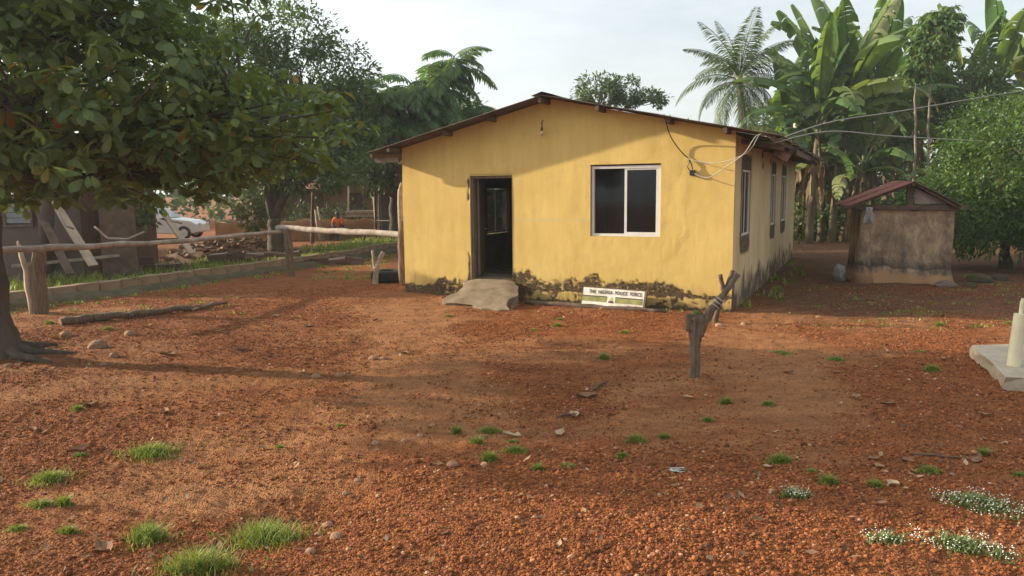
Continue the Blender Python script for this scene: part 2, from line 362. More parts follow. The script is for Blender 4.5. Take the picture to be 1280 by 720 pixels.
# ---- grass
def blades(cx, cy, n, rx, ry, h, seed, lean=0.5, wd=0.005, zf=gz, rot=0.0, mask=True):
    r = np.random.default_rng(seed)
    a = r.uniform(0, 6.283, n); q = np.minimum(np.abs(r.normal(0, .48, n)) + .12 * r.random(n), 1.25) * (.72 + .5 * vnoise(np.cos(a) * 1.7 + seed * 3.1, np.sin(a) * 1.7)); dx = np.cos(a) * q * rx; dy = np.sin(a) * q * ry
    x = cx + dx * math.cos(rot) - dy * math.sin(rot); y = cy + dx * math.sin(rot) + dy * math.cos(rot)
    keep = fbm(x * 9 + seed, y * 9, 3) + 0.30 * (1 - q) > 0.47
    if not mask:
        keep[:] = True; q = q * .7; x = cx + (x - cx) * .7; y = cy + (y - cy) * .7
    x, y, q = x[keep], y[keep], q[keep]; n = len(x)
    z = zf(x, y) - 0.01
    hh = h * r.uniform(0.3, 1.3, n) * np.clip(1.25 - 0.75 * q, .3, 2); yaw = r.uniform(0, 6.283, n); ln = r.uniform(0.15, 1, n) * lean * hh
    d = np.stack([np.cos(yaw), np.sin(yaw), 0 * yaw], -1); s = np.stack([-np.sin(yaw), np.cos(yaw), 0 * yaw], -1) * (wd * r.uniform(.7, 1.3, n))[:, None]
    b = np.stack([x, y, z], -1); m = b + d * (ln * .4)[:, None]; m[:, 2] += hh * .6; t = b + d * ln[:, None]; t[:, 2] += hh * .95
    V = np.stack([b - s, b + s, m - s * .8, m + s * .8, t], 1).reshape(-1, 3)
    k = np.arange(n)[:, None] * 5
    return V, k + np.array([[0, 1, 3, 2]]), k + np.array([[2, 3, 4]]), np.repeat(r.random(n), 5)
def grass_mesh(name, lst, origin=(0, 0, 0)):
    Vs, Q, T3, A = [], [], [], []; off = 0
    for V, q, t3, a in lst:
        Vs.append(V); Q.append(q + off); T3.append(t3 + off); A.append(a); off += len(V)
    return mesh_np(name, np.concatenate(Vs) - np.array(origin), [np.concatenate(Q), np.concatenate(T3)], {'tint': np.concatenate(A)})
M_GRASS = leaf_mat('grass', [(0, (0.12, 0.185, 0.03)), (0.5, (0.22, 0.30, 0.05)), (0.82, (0.33, 0.38, 0.09)), (1, (0.46, 0.40, 0.18))], 0.42, 0.6)
def px_w(w_, y): return w_ * y / F_PX
TUFTS = [(190, 566, 92, 26, .075, 'broad mat of bright green grass on the bare gravel'),
         (332, 664, 112, 55, .12, 'tall thick grass clump at the edge of the dip'),
         (186, 670, 62, 30, .09, 'round compact tuft of dark green grass beside the dip'),
         (248, 712, 125, 36, .12, 'wide grass clump with dry stems in front of the dip'),
         (62, 601, 66, 26, .07, 'thin straggly grass patch with one upright stem'),
         (50, 632, 60, 18, .04, 'low sparse grass patch on pale compacted earth')]
SMALL = [(22, 662, 40), (85, 665, 32), (80, 631, 26), (100, 571, 24), (612, 538, 40), (596, 555, 22), (640, 553, 26), (645, 566, 48), (612, 577, 30), (708, 587, 36), (672, 590, 20), (570, 540, 14), (350, 559, 16), (97, 514, 20), (795, 552, 34), (778, 571, 20), (830, 548, 16),
         (975, 579, 42), (1013, 594, 30), (1160, 595, 38), (1035, 612, 30), (1274, 598, 26), (960, 508, 26), (907, 506, 20), (884, 525, 18), (1092, 618, 26), (1230, 572, 14), (975, 443, 40), (1045, 452, 34), (1165, 463, 26), (1150, 440, 20), (700, 400, 10), (697, 408, 14), (668, 413, 14), (780, 418, 16), (755, 450, 16), (560, 395, 14), (135, 412, 20), (62, 405, 14), (425, 532, 16), (1262, 405, 20), (1174, 408, 16), (985, 633, 24)]
for i, (u, v, wd, hp, h, lab) in enumerate(TUFTS):
    p = GP(u, v); rx = px_w(wd, p.y) / 2; ry = min(rx * 0.8, hp / 2 * p.y * p.y / (F_PX * CAM_H) * 0.8)
    o = link('grass_tuft', grass_mesh('grass_tuft', [blades(p.x, p.y, int(420 + 2500 * rx), rx * 1.35, ry * 1.5, h * .9, 50 + i, 1.35, 0.0027, rot=(0, .5, 0, .1, .2, 0)[i], mask=i < 4) if i != 5 else blades(p.x, p.y, 700, rx, ry, h, 55, 1.2, .0027, mask=False)], p), None, M_GRASS, loc=p); tag(o, lab, 'grass tuft', 'larger grass tufts on the yard')
for i, (u, v, wd) in enumerate(SMALL):
    p = GP(u, v); rx = px_w(wd, p.y) / 2
    o = link('grass_tuft', grass_mesh('grass_tuft', [blades(p.x, p.y, int(380 + 4200 * rx), rx * 1.2, rx * .8, .03 + .014 * (i % 3), 90 + i, 1.1, 0.0024, mask=False)], p), None, M_GRASS, loc=p)
    zone = ('beside the white flowering weeds' if u > 900 and v > 560 else 'close in front of the yellow facade' if 540 < u < 860 and v < 460 else 'near the concrete slab and pipe' if u > 900 else 'in the middle of the open gravel' if u > 400 else 'beside the larger grass clumps' if v > 490 else 'near the fallen branch')
    tag(o, 'small low tuft of green grass ' + zone, 'grass tuft', 'small grass tufts ' + zone)

# ---- white flowering weeds
M_PETAL = simple('white_petals', (0.62, 0.62, 0.52), (0.80, 0.80, 0.72), 30, 0.7, 0)
M_WEED = leaf_mat('weed_leaf', [(0, (0.11, 0.16, 0.05)), (0.6, (0.22, 0.28, 0.10)), (1, (0.36, 0.38, 0.18))], 0.25, 0.6)
def weed(u, v, wd, hp, seed, n, lab, rot):
    r = np.random.default_rng(seed); p = GP(u, v); rx = px_w(wd, p.y) / 2; ry = hp / 2 * p.y * p.y / (F_PX * CAM_H)
    root = thing('flowering_weed', lab, 'weed', p, 0, 'white flowering weeds on the gravel')
    V, q, t3, a = blades(p.x, p.y, int(n * 4.5), rx * 1.1, ry * 1.1, .05, seed, 1.1, .005, rot=rot)
    link('leaf_mat', grass_mesh('leaf_mat', [(V, q, t3, a)], p), root, M_WEED); 
    root.children[0]['kind'] = 'stuff'
    an = r.uniform(0, 6.283, n); qq = np.sqrt(r.random(n)); dx = np.cos(an) * qq * rx; dy = np.sin(an) * qq * ry
    x = dx * math.cos(rot) - dy * math.sin(rot); y = dx * math.sin(rot) + dy * math.cos(rot)
    keep = fbm((x + p.x) * 9 + seed, (y + p.y) * 9, 3) + 0.30 * (1 - qq) > 0.50; x, y = x[keep], y[keep]
    z = gz(x + p.x, y + p.y) - p.z + r.uniform(.025, .05, len(x)); s = r.uniform(.003, .0062, len(x))[:, None]
    b = np.stack([x, y, z], -1); e = [np.array(k) for k in ((1, 0, 0.1), (0, 1, -.1), (-1, 0, 0.2), (0, -1, -.1), (0, 0, 1.0), (0, 0, -.5))]
    V = np.stack([b + s * k for k in e], 1).reshape(-1, 3); k = np.arange(len(x))[:, None] * 6
    T = np.concatenate([k + np.array([[i, (i + 1) % 4, 4]]) for i in range(4)] + [k + np.array([[(i + 1) % 4, i, 5]]) for i in range(4)])
    f = link('flowers', mesh_np('flowers', V, [T]), root, M_PETAL); f['kind'] = 'stuff'
weed(1222, 643, 120, 38, 31, 240, 'long spread of white flowering weeds behind the thicker patch', -.45)
weed(1200, 692, 130, 46, 32, 260, 'thick clump of white flowering weeds nearest the spread', -.5)
weed(993, 632, 56, 16, 33, 90, 'short white flowering weed strip alone on red gravel', 0)
weed(1110, 688, 76, 20, 34, 70, 'thin straggling white flowering weeds with small gaps', .1)

# ================================================================== HOUSE
TH = rad(-25.0)
e_ = np.array([math.cos(TH), math.sin(TH), 0]); n_ = np.array([-math.sin(TH), math.cos(TH), 0])
RC = G(914, 391); RC[2] = 0
def plane_hit(u, v, q, nn):
    d = ray(u, v); return CAM + d * (np.dot(q - CAM, nn) / np.dot(d, nn))
_h = plane_hit(505, 300, RC, n_); HW = float(np.dot(RC - _h, e_)); LC = RC - e_ * HW
def fac(u, v, off=0.0):                    # photo pixel -> (x, z) on the facade plane moved forward by off
    p = plane_hit(u, v, RC - n_ * off, n_); return float(np.dot(p - LC, e_)), float(p[2])
def side(u, v):                            # photo pixel -> (y, z) on the right wall plane
    p = plane_hit(u, v, RC, e_); return float(np.dot(p - RC, n_)), float(p[2])
HD = 11.0; WT = 0.2
house = thing('house', 'yellow rendered bungalow with rusted tin roof and open dark doorway', 'house', LC, TH)
xr, ztop = fac(690, 128); RIDX = xr; EAVE_L = fac(504, 189)[1]; EAVE_R = fac(916, 168)[1]; RIDZ = ztop
def topz(x): return EAVE_L + (RIDZ - EAVE_L) * x / RIDX if x < RIDX else RIDZ + (EAVE_R - RIDZ) * (x - RIDX) / (HW - RIDX)
print('house', HW, RIDX, RIDZ, EAVE_L, EAVE_R, LC)
D0, DZ1 = fac(587, 220); D1, _ = fac(640, 220); DZ0 = fac(612, 348)[1]
W0 = fac(738, 250)[0]; W1 = fac(826, 250)[0]; WZ1 = fac(782, 205)[1]; WZ0 = fac(782, 296)[1]
print('door', D0, D1, DZ0, DZ1, 'win', W0, W1, WZ0, WZ1)

BAND_Z = fac(690, 275)[1]
def _plaster(t, p, o):
    v = tc(t); n1 = noise(t, v, 1.1, 5, 0.6); n2 = noise(t, tc(t, (1, 1, 0.12)), 7, 5, 0.65); n3 = noise(t, v, 26, 5, 0.65)
    c = ramp(t, n1, [(0.3, (0.60, 0.42, 0.135)), (0.7, (0.70, 0.51, 0.175))])
    c = mixc(t, 0.28, c, ramp(t, n2, [(0.3, (0.62, 0.58, 0.5)), (0.62, (1, 1, 1))]), 'MULTIPLY')
    c = mixc(t, ramp(t, noise(t, v, 2.3, 6, .7, .8), [(.56, (0, 0, 0)), (.64, (.30, .30, .30))]), c, (.50, .36, .15))
    sep = t.nodes.new('ShaderNodeSeparateXYZ'); t.links.new(tc(t), sep.inputs[0])
    # faded painted band
    def lin(a, k, b):
        m = t.nodes.new('ShaderNodeMath'); m.operation = 'MULTIPLY_ADD'; t.links.new(a, m.inputs[0]); m.inputs[1].default_value = k; m.inputs[2].default_value = b; return m.outputs[0]
    # grime rising from the ground
    g = t.nodes.new('ShaderNodeMath'); g.operation = 'ADD'; t.links.new(lin(sep.outputs[2], -1.05, 0.72), g.inputs[0]); t.links.new(lin(n2, 1.0, -0.5), g.inputs[1])
    c = mixc(t, ramp(t, g.outputs[0], [(0.28, (0, 0, 0)), (0.75, (0.75, 0.75, 0.75))]), c, (0.20, 0.13, 0.06))
    zb = t.nodes.new('ShaderNodeMath'); zb.operation = 'COMPARE'; t.links.new(sep.outputs[2], zb.inputs[0]); zb.inputs[1].default_value = BAND_Z; zb.inputs[2].default_value = 0.035
    xb = t.nodes.new('ShaderNodeMath'); xb.operation = 'COMPARE'; t.links.new(sep.outputs[0], xb.inputs[0]); xb.inputs[1].default_value = (D1 + W0) / 2; xb.inputs[2].default_value = (W0 - D1) / 2 - .02
    zm = t.nodes.new('ShaderNodeMath'); zm.operation = 'MULTIPLY'; t.links.new(zb.outputs[0], zm.inputs[0]); t.links.new(xb.outputs[0], zm.inputs[1])
    zq = t.nodes.new('ShaderNodeMath'); zq.operation = 'MULTIPLY'; t.links.new(zm.outputs[0], zq.inputs[0]); t.links.new(lin(n2, 1.6, -.45), zq.inputs[1]); zq.use_clamp = True
    c = mixc(t, zq.outputs[0], c, (0.50, 0.47, 0.24))
    c = mixc(t, ramp(t, attr(t, 'wear').outputs['Fac'], [(0.35, (0, 0, 0)), (0.6, (1, 1, 1))]), c, ramp(t, n3, [(0.35, (0.030, 0.022, 0.014)), (0.55, (0.10, 0.066, 0.034)), (0.72, (0.26, 0.17, 0.075))]))
    t.links.new(c, p.inputs['Base Color']); p.inputs['Roughness'].default_value = 0.88; p.inputs['Specular IOR Level'].default_value = 0.2
    bump(t, p, n3, 0.35, 0.008)
M_PLAS = mat('yellow_plaster', _plaster)
def _plaster2(t, p, o):
    v = tc(t); n1 = noise(t, v, 0.9, 5, 0.6); n2 = noise(t, tc(t, (1, 1, 0.1)), 6, 5, 0.65); n3 = noise(t, v, 26, 5, 0.65)
    c = ramp(t, n1, [(0.3, (0.57, 0.43, 0.24)), (0.7, (0.68, 0.52, 0.30))])
    c = mixc(t, 0.5, c, ramp(t, n2, [(0.3, (0.6, 0.55, 0.48)), (0.62, (1, 1, 1))]), 'MULTIPLY')
    c = mixc(t, ramp(t, attr(t, 'wear').outputs['Fac'], [(0.3, (0, 0, 0)), (0.7, (1, 1, 1))]), c, ramp(t, n3, [(0.35, (0.06, 0.045, 0.03)), (0.7, (0.19, 0.135, 0.082))]))
    t.links.new(c, p.inputs['Base Color']); p.inputs['Roughness'].default_value = 0.9; p.inputs['Specular IOR Level'].default_value = 0.2
    bump(t, p, n3, 0.35, 0.008)
M_PLAS2 = mat('weathered_plaster', _plaster2)
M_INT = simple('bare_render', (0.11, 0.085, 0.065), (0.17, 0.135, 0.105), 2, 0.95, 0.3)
M_CONC = simple('concrete', (0.13, 0.092, 0.058), (0.25, 0.19, 0.125), 5, 0.92, 0.5, 0.02)
M_TIMB = simple('old_timber', (0.075, 0.05, 0.034), (0.17, 0.12, 0.08), 6, 0.85, 0.5, 0.01, (3, 3, .8))
M_ROOF = simple('rusty_tin', (0.060, 0.043, 0.035), (0.165, 0.122, 0.10), 2.2, 0.7, 0.35, 0.01, metal=0.15)
M_ROOFU = M_ROOF
M_ALU = simple('window_aluminium', (0.60, 0.585, 0.55), (0.70, 0.685, 0.645), 6, 0.45, 0.0, metal=0.0, spec=0.5)
def _glass(t, p, o):
    p.inputs['Base Color'].default_value = (0.012, 0.014, 0.016, 1); p.inputs['Roughness'].default_value = 0.06; p.inputs['Specular IOR Level'].default_value = 0.5
    tr = t.nodes.new('ShaderNodeBsdfTransparent'); tr.inputs[0].default_value = (0.55, 0.58, 0.60, 1)
    m = t.nodes.new('ShaderNodeMixShader'); m.inputs[0].default_value = 0.45
    t.links.new(p.outputs[0], m.inputs[1]); t.links.new(tr.outputs[0], m.inputs[2]); t.links.new(m.outputs[0], o.inputs[0])
M_GLASS = mat('window_glass', _glass)

def wall_grid(name, length, z0, top, holes, m, place, wearf, step=0.03, parent=house, relief=None):
    """front skin of a wall: grid with rectangular holes; place(x, z, off) -> local xyz"""
    zb = min(top(0), top(length))
    zr = zb - 0.02
    xs = set(np.round(np.linspace(0, length, int(length / step) + 1), 4)); zs = set(np.round(np.linspace(z0, zr, int((zr - z0) / step) + 1), 4))
    for (a, b, c, d) in holes:
        xs = {q for q in xs if min(abs(q - a), abs(q - b)) > step * .4} | {round(a, 4), round(b, 4)}
        zs = {q for q in zs if min(abs(q - c), abs(q - d)) > step * .4} | {round(c, 4), round(d, 4)}
    xs = np.array(sorted(xs)); zs = np.array(sorted(zs)); ng = 14
    XX = np.repeat(xs[:, None], len(zs) + ng, 1); tp = np.array([top(q) for q in xs])
    ZZ = np.concatenate([np.repeat(zs[None], len(xs), 0), zr + (tp[:, None] - zr) * (np.arange(1, ng + 1) / ng)[None]], 1)
    wear = wearf(XX, ZZ)
    off = 0.012 * (fbm(XX * 1.1 + 4, ZZ * 1.1, 2) - 0.5) + 0.0022 * (fbm(XX * 8, ZZ * 8, 2) - .5) - 0.007 * sstep(0.35, 0.6, wear)
    if relief is not None: off = off + relief(XX, ZZ)
    edge = np.ones_like(XX)
    P = np.stack(place(XX, ZZ, off), -1)
    nx, nzv = XX.shape; ids = np.arange(nx * nzv).reshape(nx, nzv)
    Q = np.stack([ids[:-1, :-1], ids[1:, :-1], ids[1:, 1:], ids[:-1, 1:]], -1)
    cx = (XX[:-1, :-1] + XX[1:, 1:]) / 2; cz = (ZZ[:-1, :-1] + ZZ[1:, 1:]) / 2
    keep = np.ones(cx.shape, bool)
    for (a, b, c, d) in holes: keep &= ~((cx > a) & (cx < b) & (cz > c) & (cz < d))
    me = mesh_np(name, P.reshape(-1, 3), [Q[keep]], {'wear': wear.ravel()}, smooth=True)
    o = link(name, me, parent, m)
    return o
def reveal(mb, a, b, c, d, place, depth, sill=True):
    """the four inner faces of an opening"""
    P = [place(x, z, o) for (x, z) in ((a, c), (b, c), (b, d), (a, d)) for o in (0.004, -depth)]
    P = [tuple(float(k) for k in p) for p in P]
    mb.add(P, [(0, 1, 3, 2), (2, 3, 5, 4), (4, 5, 7, 6), (6, 7, 1, 0)])

pf = lambda x, z, o: (x, -o + 0 * x, z)                                  # facade: outward = -y
ps = lambda y, z, o: (HW + o + 0 * y, y, z)                              # right wall: outward = +x
pl = lambda y, z, o: (-o + 0 * y, y, z)                                  # left wall
Z0 = -0.35
def wear_front(x, z):
    hgt = 0.56 + 0.75 * (fbm(x * 2.1 + 6, 0 * x + 2, 4) - .5)
    hgt = np.where(x < D0, hgt * .72, hgt) + 0.16 * np.exp(-((x - D1 - .25) / .35) ** 2)
    band = sstep(1.0, 0.5, z / hgt)
    fine = fbm(x * 17 + 2, z * 24, 3); coarse = fbm(x * 4.2, z * 5.0 + 8, 2); streak = fbm(x * 24, z * 2.2, 2)
    w_ = band * (-0.20 + 0.85 * fine + 0.62 * coarse + 0.28 * streak)
    w_ = w_ - 0.34 * sstep(.02, .09, z) * sstep(.26, .18, z) * sstep(D1 + .1, D1 + .5, x) * sstep(.30, .5, coarse + .15)
    w_ = w_ + 0.5 * sstep(0.05, -0.02, z)
    w_ = w_ + .5 * np.exp(-((z - .235 - .03 * (fbm(x * 3, 0 * x, 2) - .5)) / .022) ** 2) * (x > D1 + .2) * sstep(.25, .5, fine)
    jamb = np.exp(-((x - (D0 - .03)) / .035) ** 2) * sstep(DZ1 + .02, DZ1 - .1, z) * 0.8 * sstep(.3, .6, fbm(x * 9, z * 4, 2))
    head = np.exp(-((z - (DZ1 + .015)) / .014) ** 2) * (x > D0 - .02) * (x < D1 + .02) * 0.7
    return np.clip(w_ + jamb + head, 0, 1)
def relief_front(x, z):
    # patched render round the window
    dx = np.maximum(np.maximum(W0 - x, x - W1), 0); dz = np.maximum(np.maximum(WZ0 - z, z - WZ1), 0); d = np.hypot(dx, dz)
    w_ = 0.42 + 0.35 * (fbm(x * 3, z * 3 + 20, 3) - .5)
    lump = 0.0035 * sstep(w_ + .07, w_ - .07, d) * sstep(.3, .6, fbm(x * 1.1 + 3, z * 1.1, 2) + .1)
    crack = -0.0015 * (np.abs(fbm(x * 1.3 + 9, z * 1.3, 4) - 0.5) < 0.006) * sstep(.9, .3, d)
    return lump + crack + 0.007 * (fbm(x * 5, z * 5, 3) - .5) * sstep(.6, .1, d)
def tall_relief(x, z): return relief_front(x, z)
wall_grid('wall', HW, Z0, lambda q: topz(q) + .055, [(D0, D1, Z0, DZ1), (W0, W1, WZ0, WZ1)], M_PLAS, pf, wear_front, 0.018, relief=relief_front)
mb = MB(); reveal(mb, D0, D1, Z0, DZ1, pf, WT); mb.build('door_reveal', M_PLAS2, house)
mb = MB(); reveal(mb, W0, W1, WZ0, WZ1, pf, WT); mb.build('window_reveal', M_PLAS, house)

# right wall with three windows
SW = []
for (ua, ub, vt, vb, vm) in ((928, 937.5, 212, 297, 290), (964.5, 969, 215, 276, 270), (977.5, 980.5, 215, 267, 264)):
    y0 = side(ua, 240)[0]; y1 = side(ub, 240)[0]; SW.append((y0, min(max(y1, y0 + .7), y0 + 1.25), side((ua + ub) / 2, vm)[1] - 0.05, side((ua + ub) / 2, vt)[1]))
SW[1] = (SW[1][0], SW[1][1], SW[0][2], SW[0][3]); SW[2] = (min(SW[2][0], 9.0), min(SW[2][0], 9.0) + .9, SW[0][2], SW[0][3])
print('side windows', SW)
def wear_side(y, z):
    w_ = sstep(0.75, 0.12, z + 0.5 * (fbm(y * 1.8, z * 1.8 + 3, 3) - .5)) * (fbm(y * 6, z * 6 + 8, 4) * 0.9 + 0.25)
    for (a, b, c, d) in SW:
        dx = np.maximum(np.maximum(a - y, y - b), 0); dz = np.maximum(np.maximum(c - z - .16, z - d - .12), 0)
        w_ = w_ + 0.75 * sstep(.20, .10, np.hypot(dx, dz) + .09 * (fbm(y * 6, z * 6, 2) - .5)) + 0.35 * np.exp(-((y - (a + b) / 2) / .12) ** 2) * sstep(c, c - .4, z) * sstep(c - 1.1, c - .6, z)
    for (hy, hz) in (side(954, 193), side(954, 207), side(963.5, 202)):
        w_ = w_ + 1.0 * sstep(.10, .06, np.hypot((y - hy) / 1.6, z - hz))
    return np.clip(w_, 0, 1)
wall_grid('wall', HD, Z0, lambda y: EAVE_R, SW, M_PLAS2, ps, wear_side, 0.05)
LWIN = [(3.2, 4.4, 1.0, 2.05)]
wall_grid('wall', HD, Z0, lambda y: EAVE_L, LWIN, M_PLAS2, pl, lambda y, z: 0 * y, 0.25)
wall_grid('wall', HW, Z0, topz, [], M_PLAS2, lambda x, z, o: (x, HD + o, z), lambda y, z: 0 * y, 0.25)
# inner skins, floor, partition
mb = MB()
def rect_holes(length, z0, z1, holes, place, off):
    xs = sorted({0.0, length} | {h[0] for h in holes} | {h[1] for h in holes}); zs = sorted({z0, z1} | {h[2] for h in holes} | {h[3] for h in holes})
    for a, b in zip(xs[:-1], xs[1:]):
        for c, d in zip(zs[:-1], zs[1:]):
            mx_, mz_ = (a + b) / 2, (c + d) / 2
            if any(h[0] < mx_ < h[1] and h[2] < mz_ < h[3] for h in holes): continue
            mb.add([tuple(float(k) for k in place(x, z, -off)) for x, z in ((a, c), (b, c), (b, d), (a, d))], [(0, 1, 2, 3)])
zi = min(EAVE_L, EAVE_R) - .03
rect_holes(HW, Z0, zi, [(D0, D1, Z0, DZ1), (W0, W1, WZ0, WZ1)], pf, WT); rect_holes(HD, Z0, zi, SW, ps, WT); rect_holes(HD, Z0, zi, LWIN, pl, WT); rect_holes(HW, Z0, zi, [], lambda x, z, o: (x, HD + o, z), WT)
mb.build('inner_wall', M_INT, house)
mb = MB(); mb.box((HW / 2, HD / 2, DZ0 - .06), (HW - .42, HD - .42, .1)); mb.build('floor', M_CONC, house)
mb = MB(); mb.box((HW / 2 + .3, 5.6, 1.35), (HW - 1.0, .15, 2.6)); mb.box((3.2, 2.9, 1.35), (.14, 5.2, 2.6)); mb.build('partition', M_INT, house)
for (a, b, c, d) in SW:
    mb = MB(); reveal(mb, a, b, c, d, ps, WT); mb.build('window_reveal', M_PLAS2, house)
for (a, b, c, d) in LWIN:
    mb = MB(); reveal(mb, a, b, c, d, pl, WT); mb.build('window_reveal', M_PLAS2, house)

def window(a, b, c, d, place, depth, sliding=True, fw=0.045):
    root = thing('window', None, None); root.parent = house
    def fr(x0, x1, z0, z1, d0, d1, name, m, par):
        m_ = MB(); P = [tuple(float(k) for k in place(x, z, -o)) for x in (x0, x1) for o in (d0, d1) for z in (z0, z1)]
        m_.add(P, [(0, 1, 3, 2), (4, 6, 7, 5), (0, 4, 5, 1), (2, 3, 7, 6), (0, 2, 6, 4), (1, 5, 7, 3)]); return m_.build(name, m, par)
    p0, p1 = depth, depth + .06
    fr(a, b, c, c + fw, p0 - .006, p1, 'frame', M_ALU, root); fr(a, b, d - fw, d, p0 - .006, p1, 'frame', M_ALU, root)
    fr(a, a + fw, c + fw, d - fw, p0, p1, 'frame', M_ALU, root); fr(b - fw, b, c + fw, d - fw, p0, p1, 'frame', M_ALU, root)
    m_ = (a + b) / 2
    if sliding:
        s = .03
        x0, x1 = m_ - .02, b - fw - .004
        for q in ((x0, x1, c + fw + .002, c + fw + s, ), (x0, x1, d - fw - s, d - fw - .002), (x0, x0 + s + .012, c + fw + s, d - fw - s), (x1 - s, x1, c + fw + s, d - fw - s)):
            fr(*q, p0 + .008, p0 + .03, 'sash', M_ALU, root)
        fr(x0 + s, x1 - s, c + fw + s, d - fw - s, p0 + .016, p0 + .022, 'pane', M_GLASS, root)
        x0, x1 = a + fw + .004, m_ - .022
        fr(x0, x1, c + fw + .002, d - fw - .002, p0 + .042, p0 + .048, 'pane', M_GLASS, root)
    else:
        fr(m_ - .02, m_ + .02, c + fw, d - fw, p0 + .01, p0 + .04, 'sash', M_ALU, root)
        fr(a + fw, m_ - .02, c + fw, d - fw, p0 + .02, p0 + .026, 'pane', M_GLASS, root); fr(m_ + .02, b - fw, c + fw, d - fw, p0 + .02, p0 + .026, 'pane', M_GLASS, root)
    return root
window(W0 + .012, W1 - .012, WZ0 + .004, WZ1 - .025, pf, 0.035)
for q in SW: window(q[0] + .01, q[1] - .01, q[2] + .01, q[3] - .01, ps, 0.012, False, .03)
for q in LWIN: window(q[0] + .01, q[1] - .01, q[2] + .01, q[3] - .01, pl, 0.09, False)

cm = MB(); cv_ = []; 
for i in range(25):
    xx = W0 + .05 + (W1 - W0) * .55 * i / 24
    for zz in (WZ0 - .1, WZ1 - .05): cv_.append((xx, .34 + .035 * math.sin(i * 1.3) * (1.3 if zz < 1.2 else .8), zz))
cm.add(cv_, [(i * 2, i * 2 + 2, i * 2 + 3, i * 2 + 1) for i in range(24)]); cm.build('curtain', simple('brown_curtain', (.13, .085, .06), (.22, .15, .105), 4, .9, 0), house, smooth=True)
# door frame and leaf swung inwards
dr = thing('door', None, None); dr.parent = house
def lb(x0, x1, y0, y1, z0, z1, name, m, par, bev=0.004):
    m_ = MB(); m_.box(((x0 + x1) / 2, (y0 + y1) / 2, (z0 + z1) / 2), (x1 - x0, y1 - y0, z1 - z0)); return m_.build(name, m, par, bevel=bev)
M_DOOR = simple('door_wood', (0.10, 0.072, 0.05), (0.19, 0.14, 0.10), 7, 0.7, 0.3, 0.006, (3, 3, .4))
lb(D0 + .003, D0 + .055, .03, .15, DZ0, DZ1 - .05, 'door_frame', M_DOOR, dr); lb(D1 - .03, D1 - .003, .05, .15, DZ0, DZ1 - .05, 'door_frame', M_DOOR, dr); lb(D0 + .003, D1 - .003, .03, .15, DZ1 - .05, DZ1 - .003, 'door_frame', M_DOOR, dr)
leaf = MB(); leaf.box((0, .42, 0), (.04, .84, DZ1 - DZ0 - .08)); lf_ = leaf.build('door_leaf', M_DOOR, dr, bevel=.004, loc=(D0 + .085, .16, (DZ0 + DZ1) / 2 - .02), rot=(0, 0, rad(20)))
hm = MB(); hm.tube([(0.02, .76, -.05), (.06, .76, -.05), (.06, .66, -.05)], .009, 6); hm.build('door_handle', M_ALU, lf_)

# roof: corrugated sheets laid on purlins
OF, OS = 0.45, 0.52                                            # front and side overhang
sl_l = (RIDZ - EAVE_L) / RIDX; sl_r = (RIDZ - EAVE_R) / (HW - RIDX)
OSL = OS; OSR = 0.72
roof = thing('roof', None, None); roof.parent = house
def sheet_mesh(ln, seed, ragged=0.0):
    wd = 0.83; nc = 66; r = np.random.default_rng(seed); xs = np.linspace(0, wd, nc); ys = np.linspace(0, ln, 9)
    XX, YY = np.meshgrid(xs, ys, indexing='ij'); ZZ = 0.009 * np.sin(XX / 0.076 * 2 * math.pi) + 0.01 * np.sin(YY * 2.1 + seed) * (XX / wd) + .012 * (fbm(XX * 2 + seed, YY * 2, 2) - .5)
    YY = YY + (YY > ln * .95) * (ragged * (fbm(XX * 5 + seed * 3, XX * 0, 3) - 0.5))
    V = np.stack([XX, YY, ZZ], -1).reshape(-1, 3); ids = np.arange(nc * 9).reshape(nc, 9); q = np.stack([ids[:-1, :-1], ids[1:, :-1], ids[1:, 1:], ids[:-1, 1:]], -1).reshape(-1, 4)
    return mesh_np('sheet', V, [q], smooth=True)
ll = math.hypot(RIDX + OSL, sl_l * (RIDX + OSL)); lr = math.hypot(HW - RIDX + OSR, sl_r * (HW - RIDX + OSR))
SHL = [sheet_mesh(ll, i, .06) for i in range(3)]; SHR = [sheet_mesh(lr, i + 5, .10) for i in range(3)]
nsh = 0; yv = -OF; k = 0
while yv < HD + .2:
    # left slope: local y runs down-slope to -x ; sheet x along the house
    al = math.atan(sl_l); ar = math.atan(sl_r); dz = .028 * (k % 2) + random.uniform(0, .008) + 0.075
    ex = Matrix(((0, -math.cos(al), -math.sin(al), RIDX), (1, 0, 0, yv), (0, -math.sin(al), math.cos(al), RIDZ + dz), (0, 0, 0, 1)))
    o = link('sheet', SHL[k % 3], roof, M_ROOF); o.matrix_local = ex @ Matrix.Translation((0, random.uniform(-.02, .02), 0))
    ex = Matrix(((0, math.cos(ar), math.sin(ar), RIDX), (1, 0, 0, yv), (0, -math.sin(ar), math.cos(ar), RIDZ + dz), (0, 0, 0, 1)))
    o = link('sheet', SHR[k % 3], roof, M_ROOF); o.matrix_local = ex @ Matrix.Translation((0, random.uniform(-.03, .03), 0))
    yv += 0.76; k += 1
mb = MB()
for i in range(16):
    y0 = -OF - .01 + i * .74; y1 = y0 + .78; d = .006 * (i % 2)
    for sx, sl in ((-1, sl_l), (1, sl_r)):
        P = [(RIDX, y0, RIDZ + .135 + d), (RIDX, y1, RIDZ + .135 + d), (RIDX + sx * .2, y1, RIDZ + .12 - .2 * sl + d), (RIDX + sx * .2, y0, RIDZ + .12 - .2 * sl + d)]
        mb.add(P, [(0, 1, 2, 3)])
mb.build('ridge_cap', M_ROOF, roof)
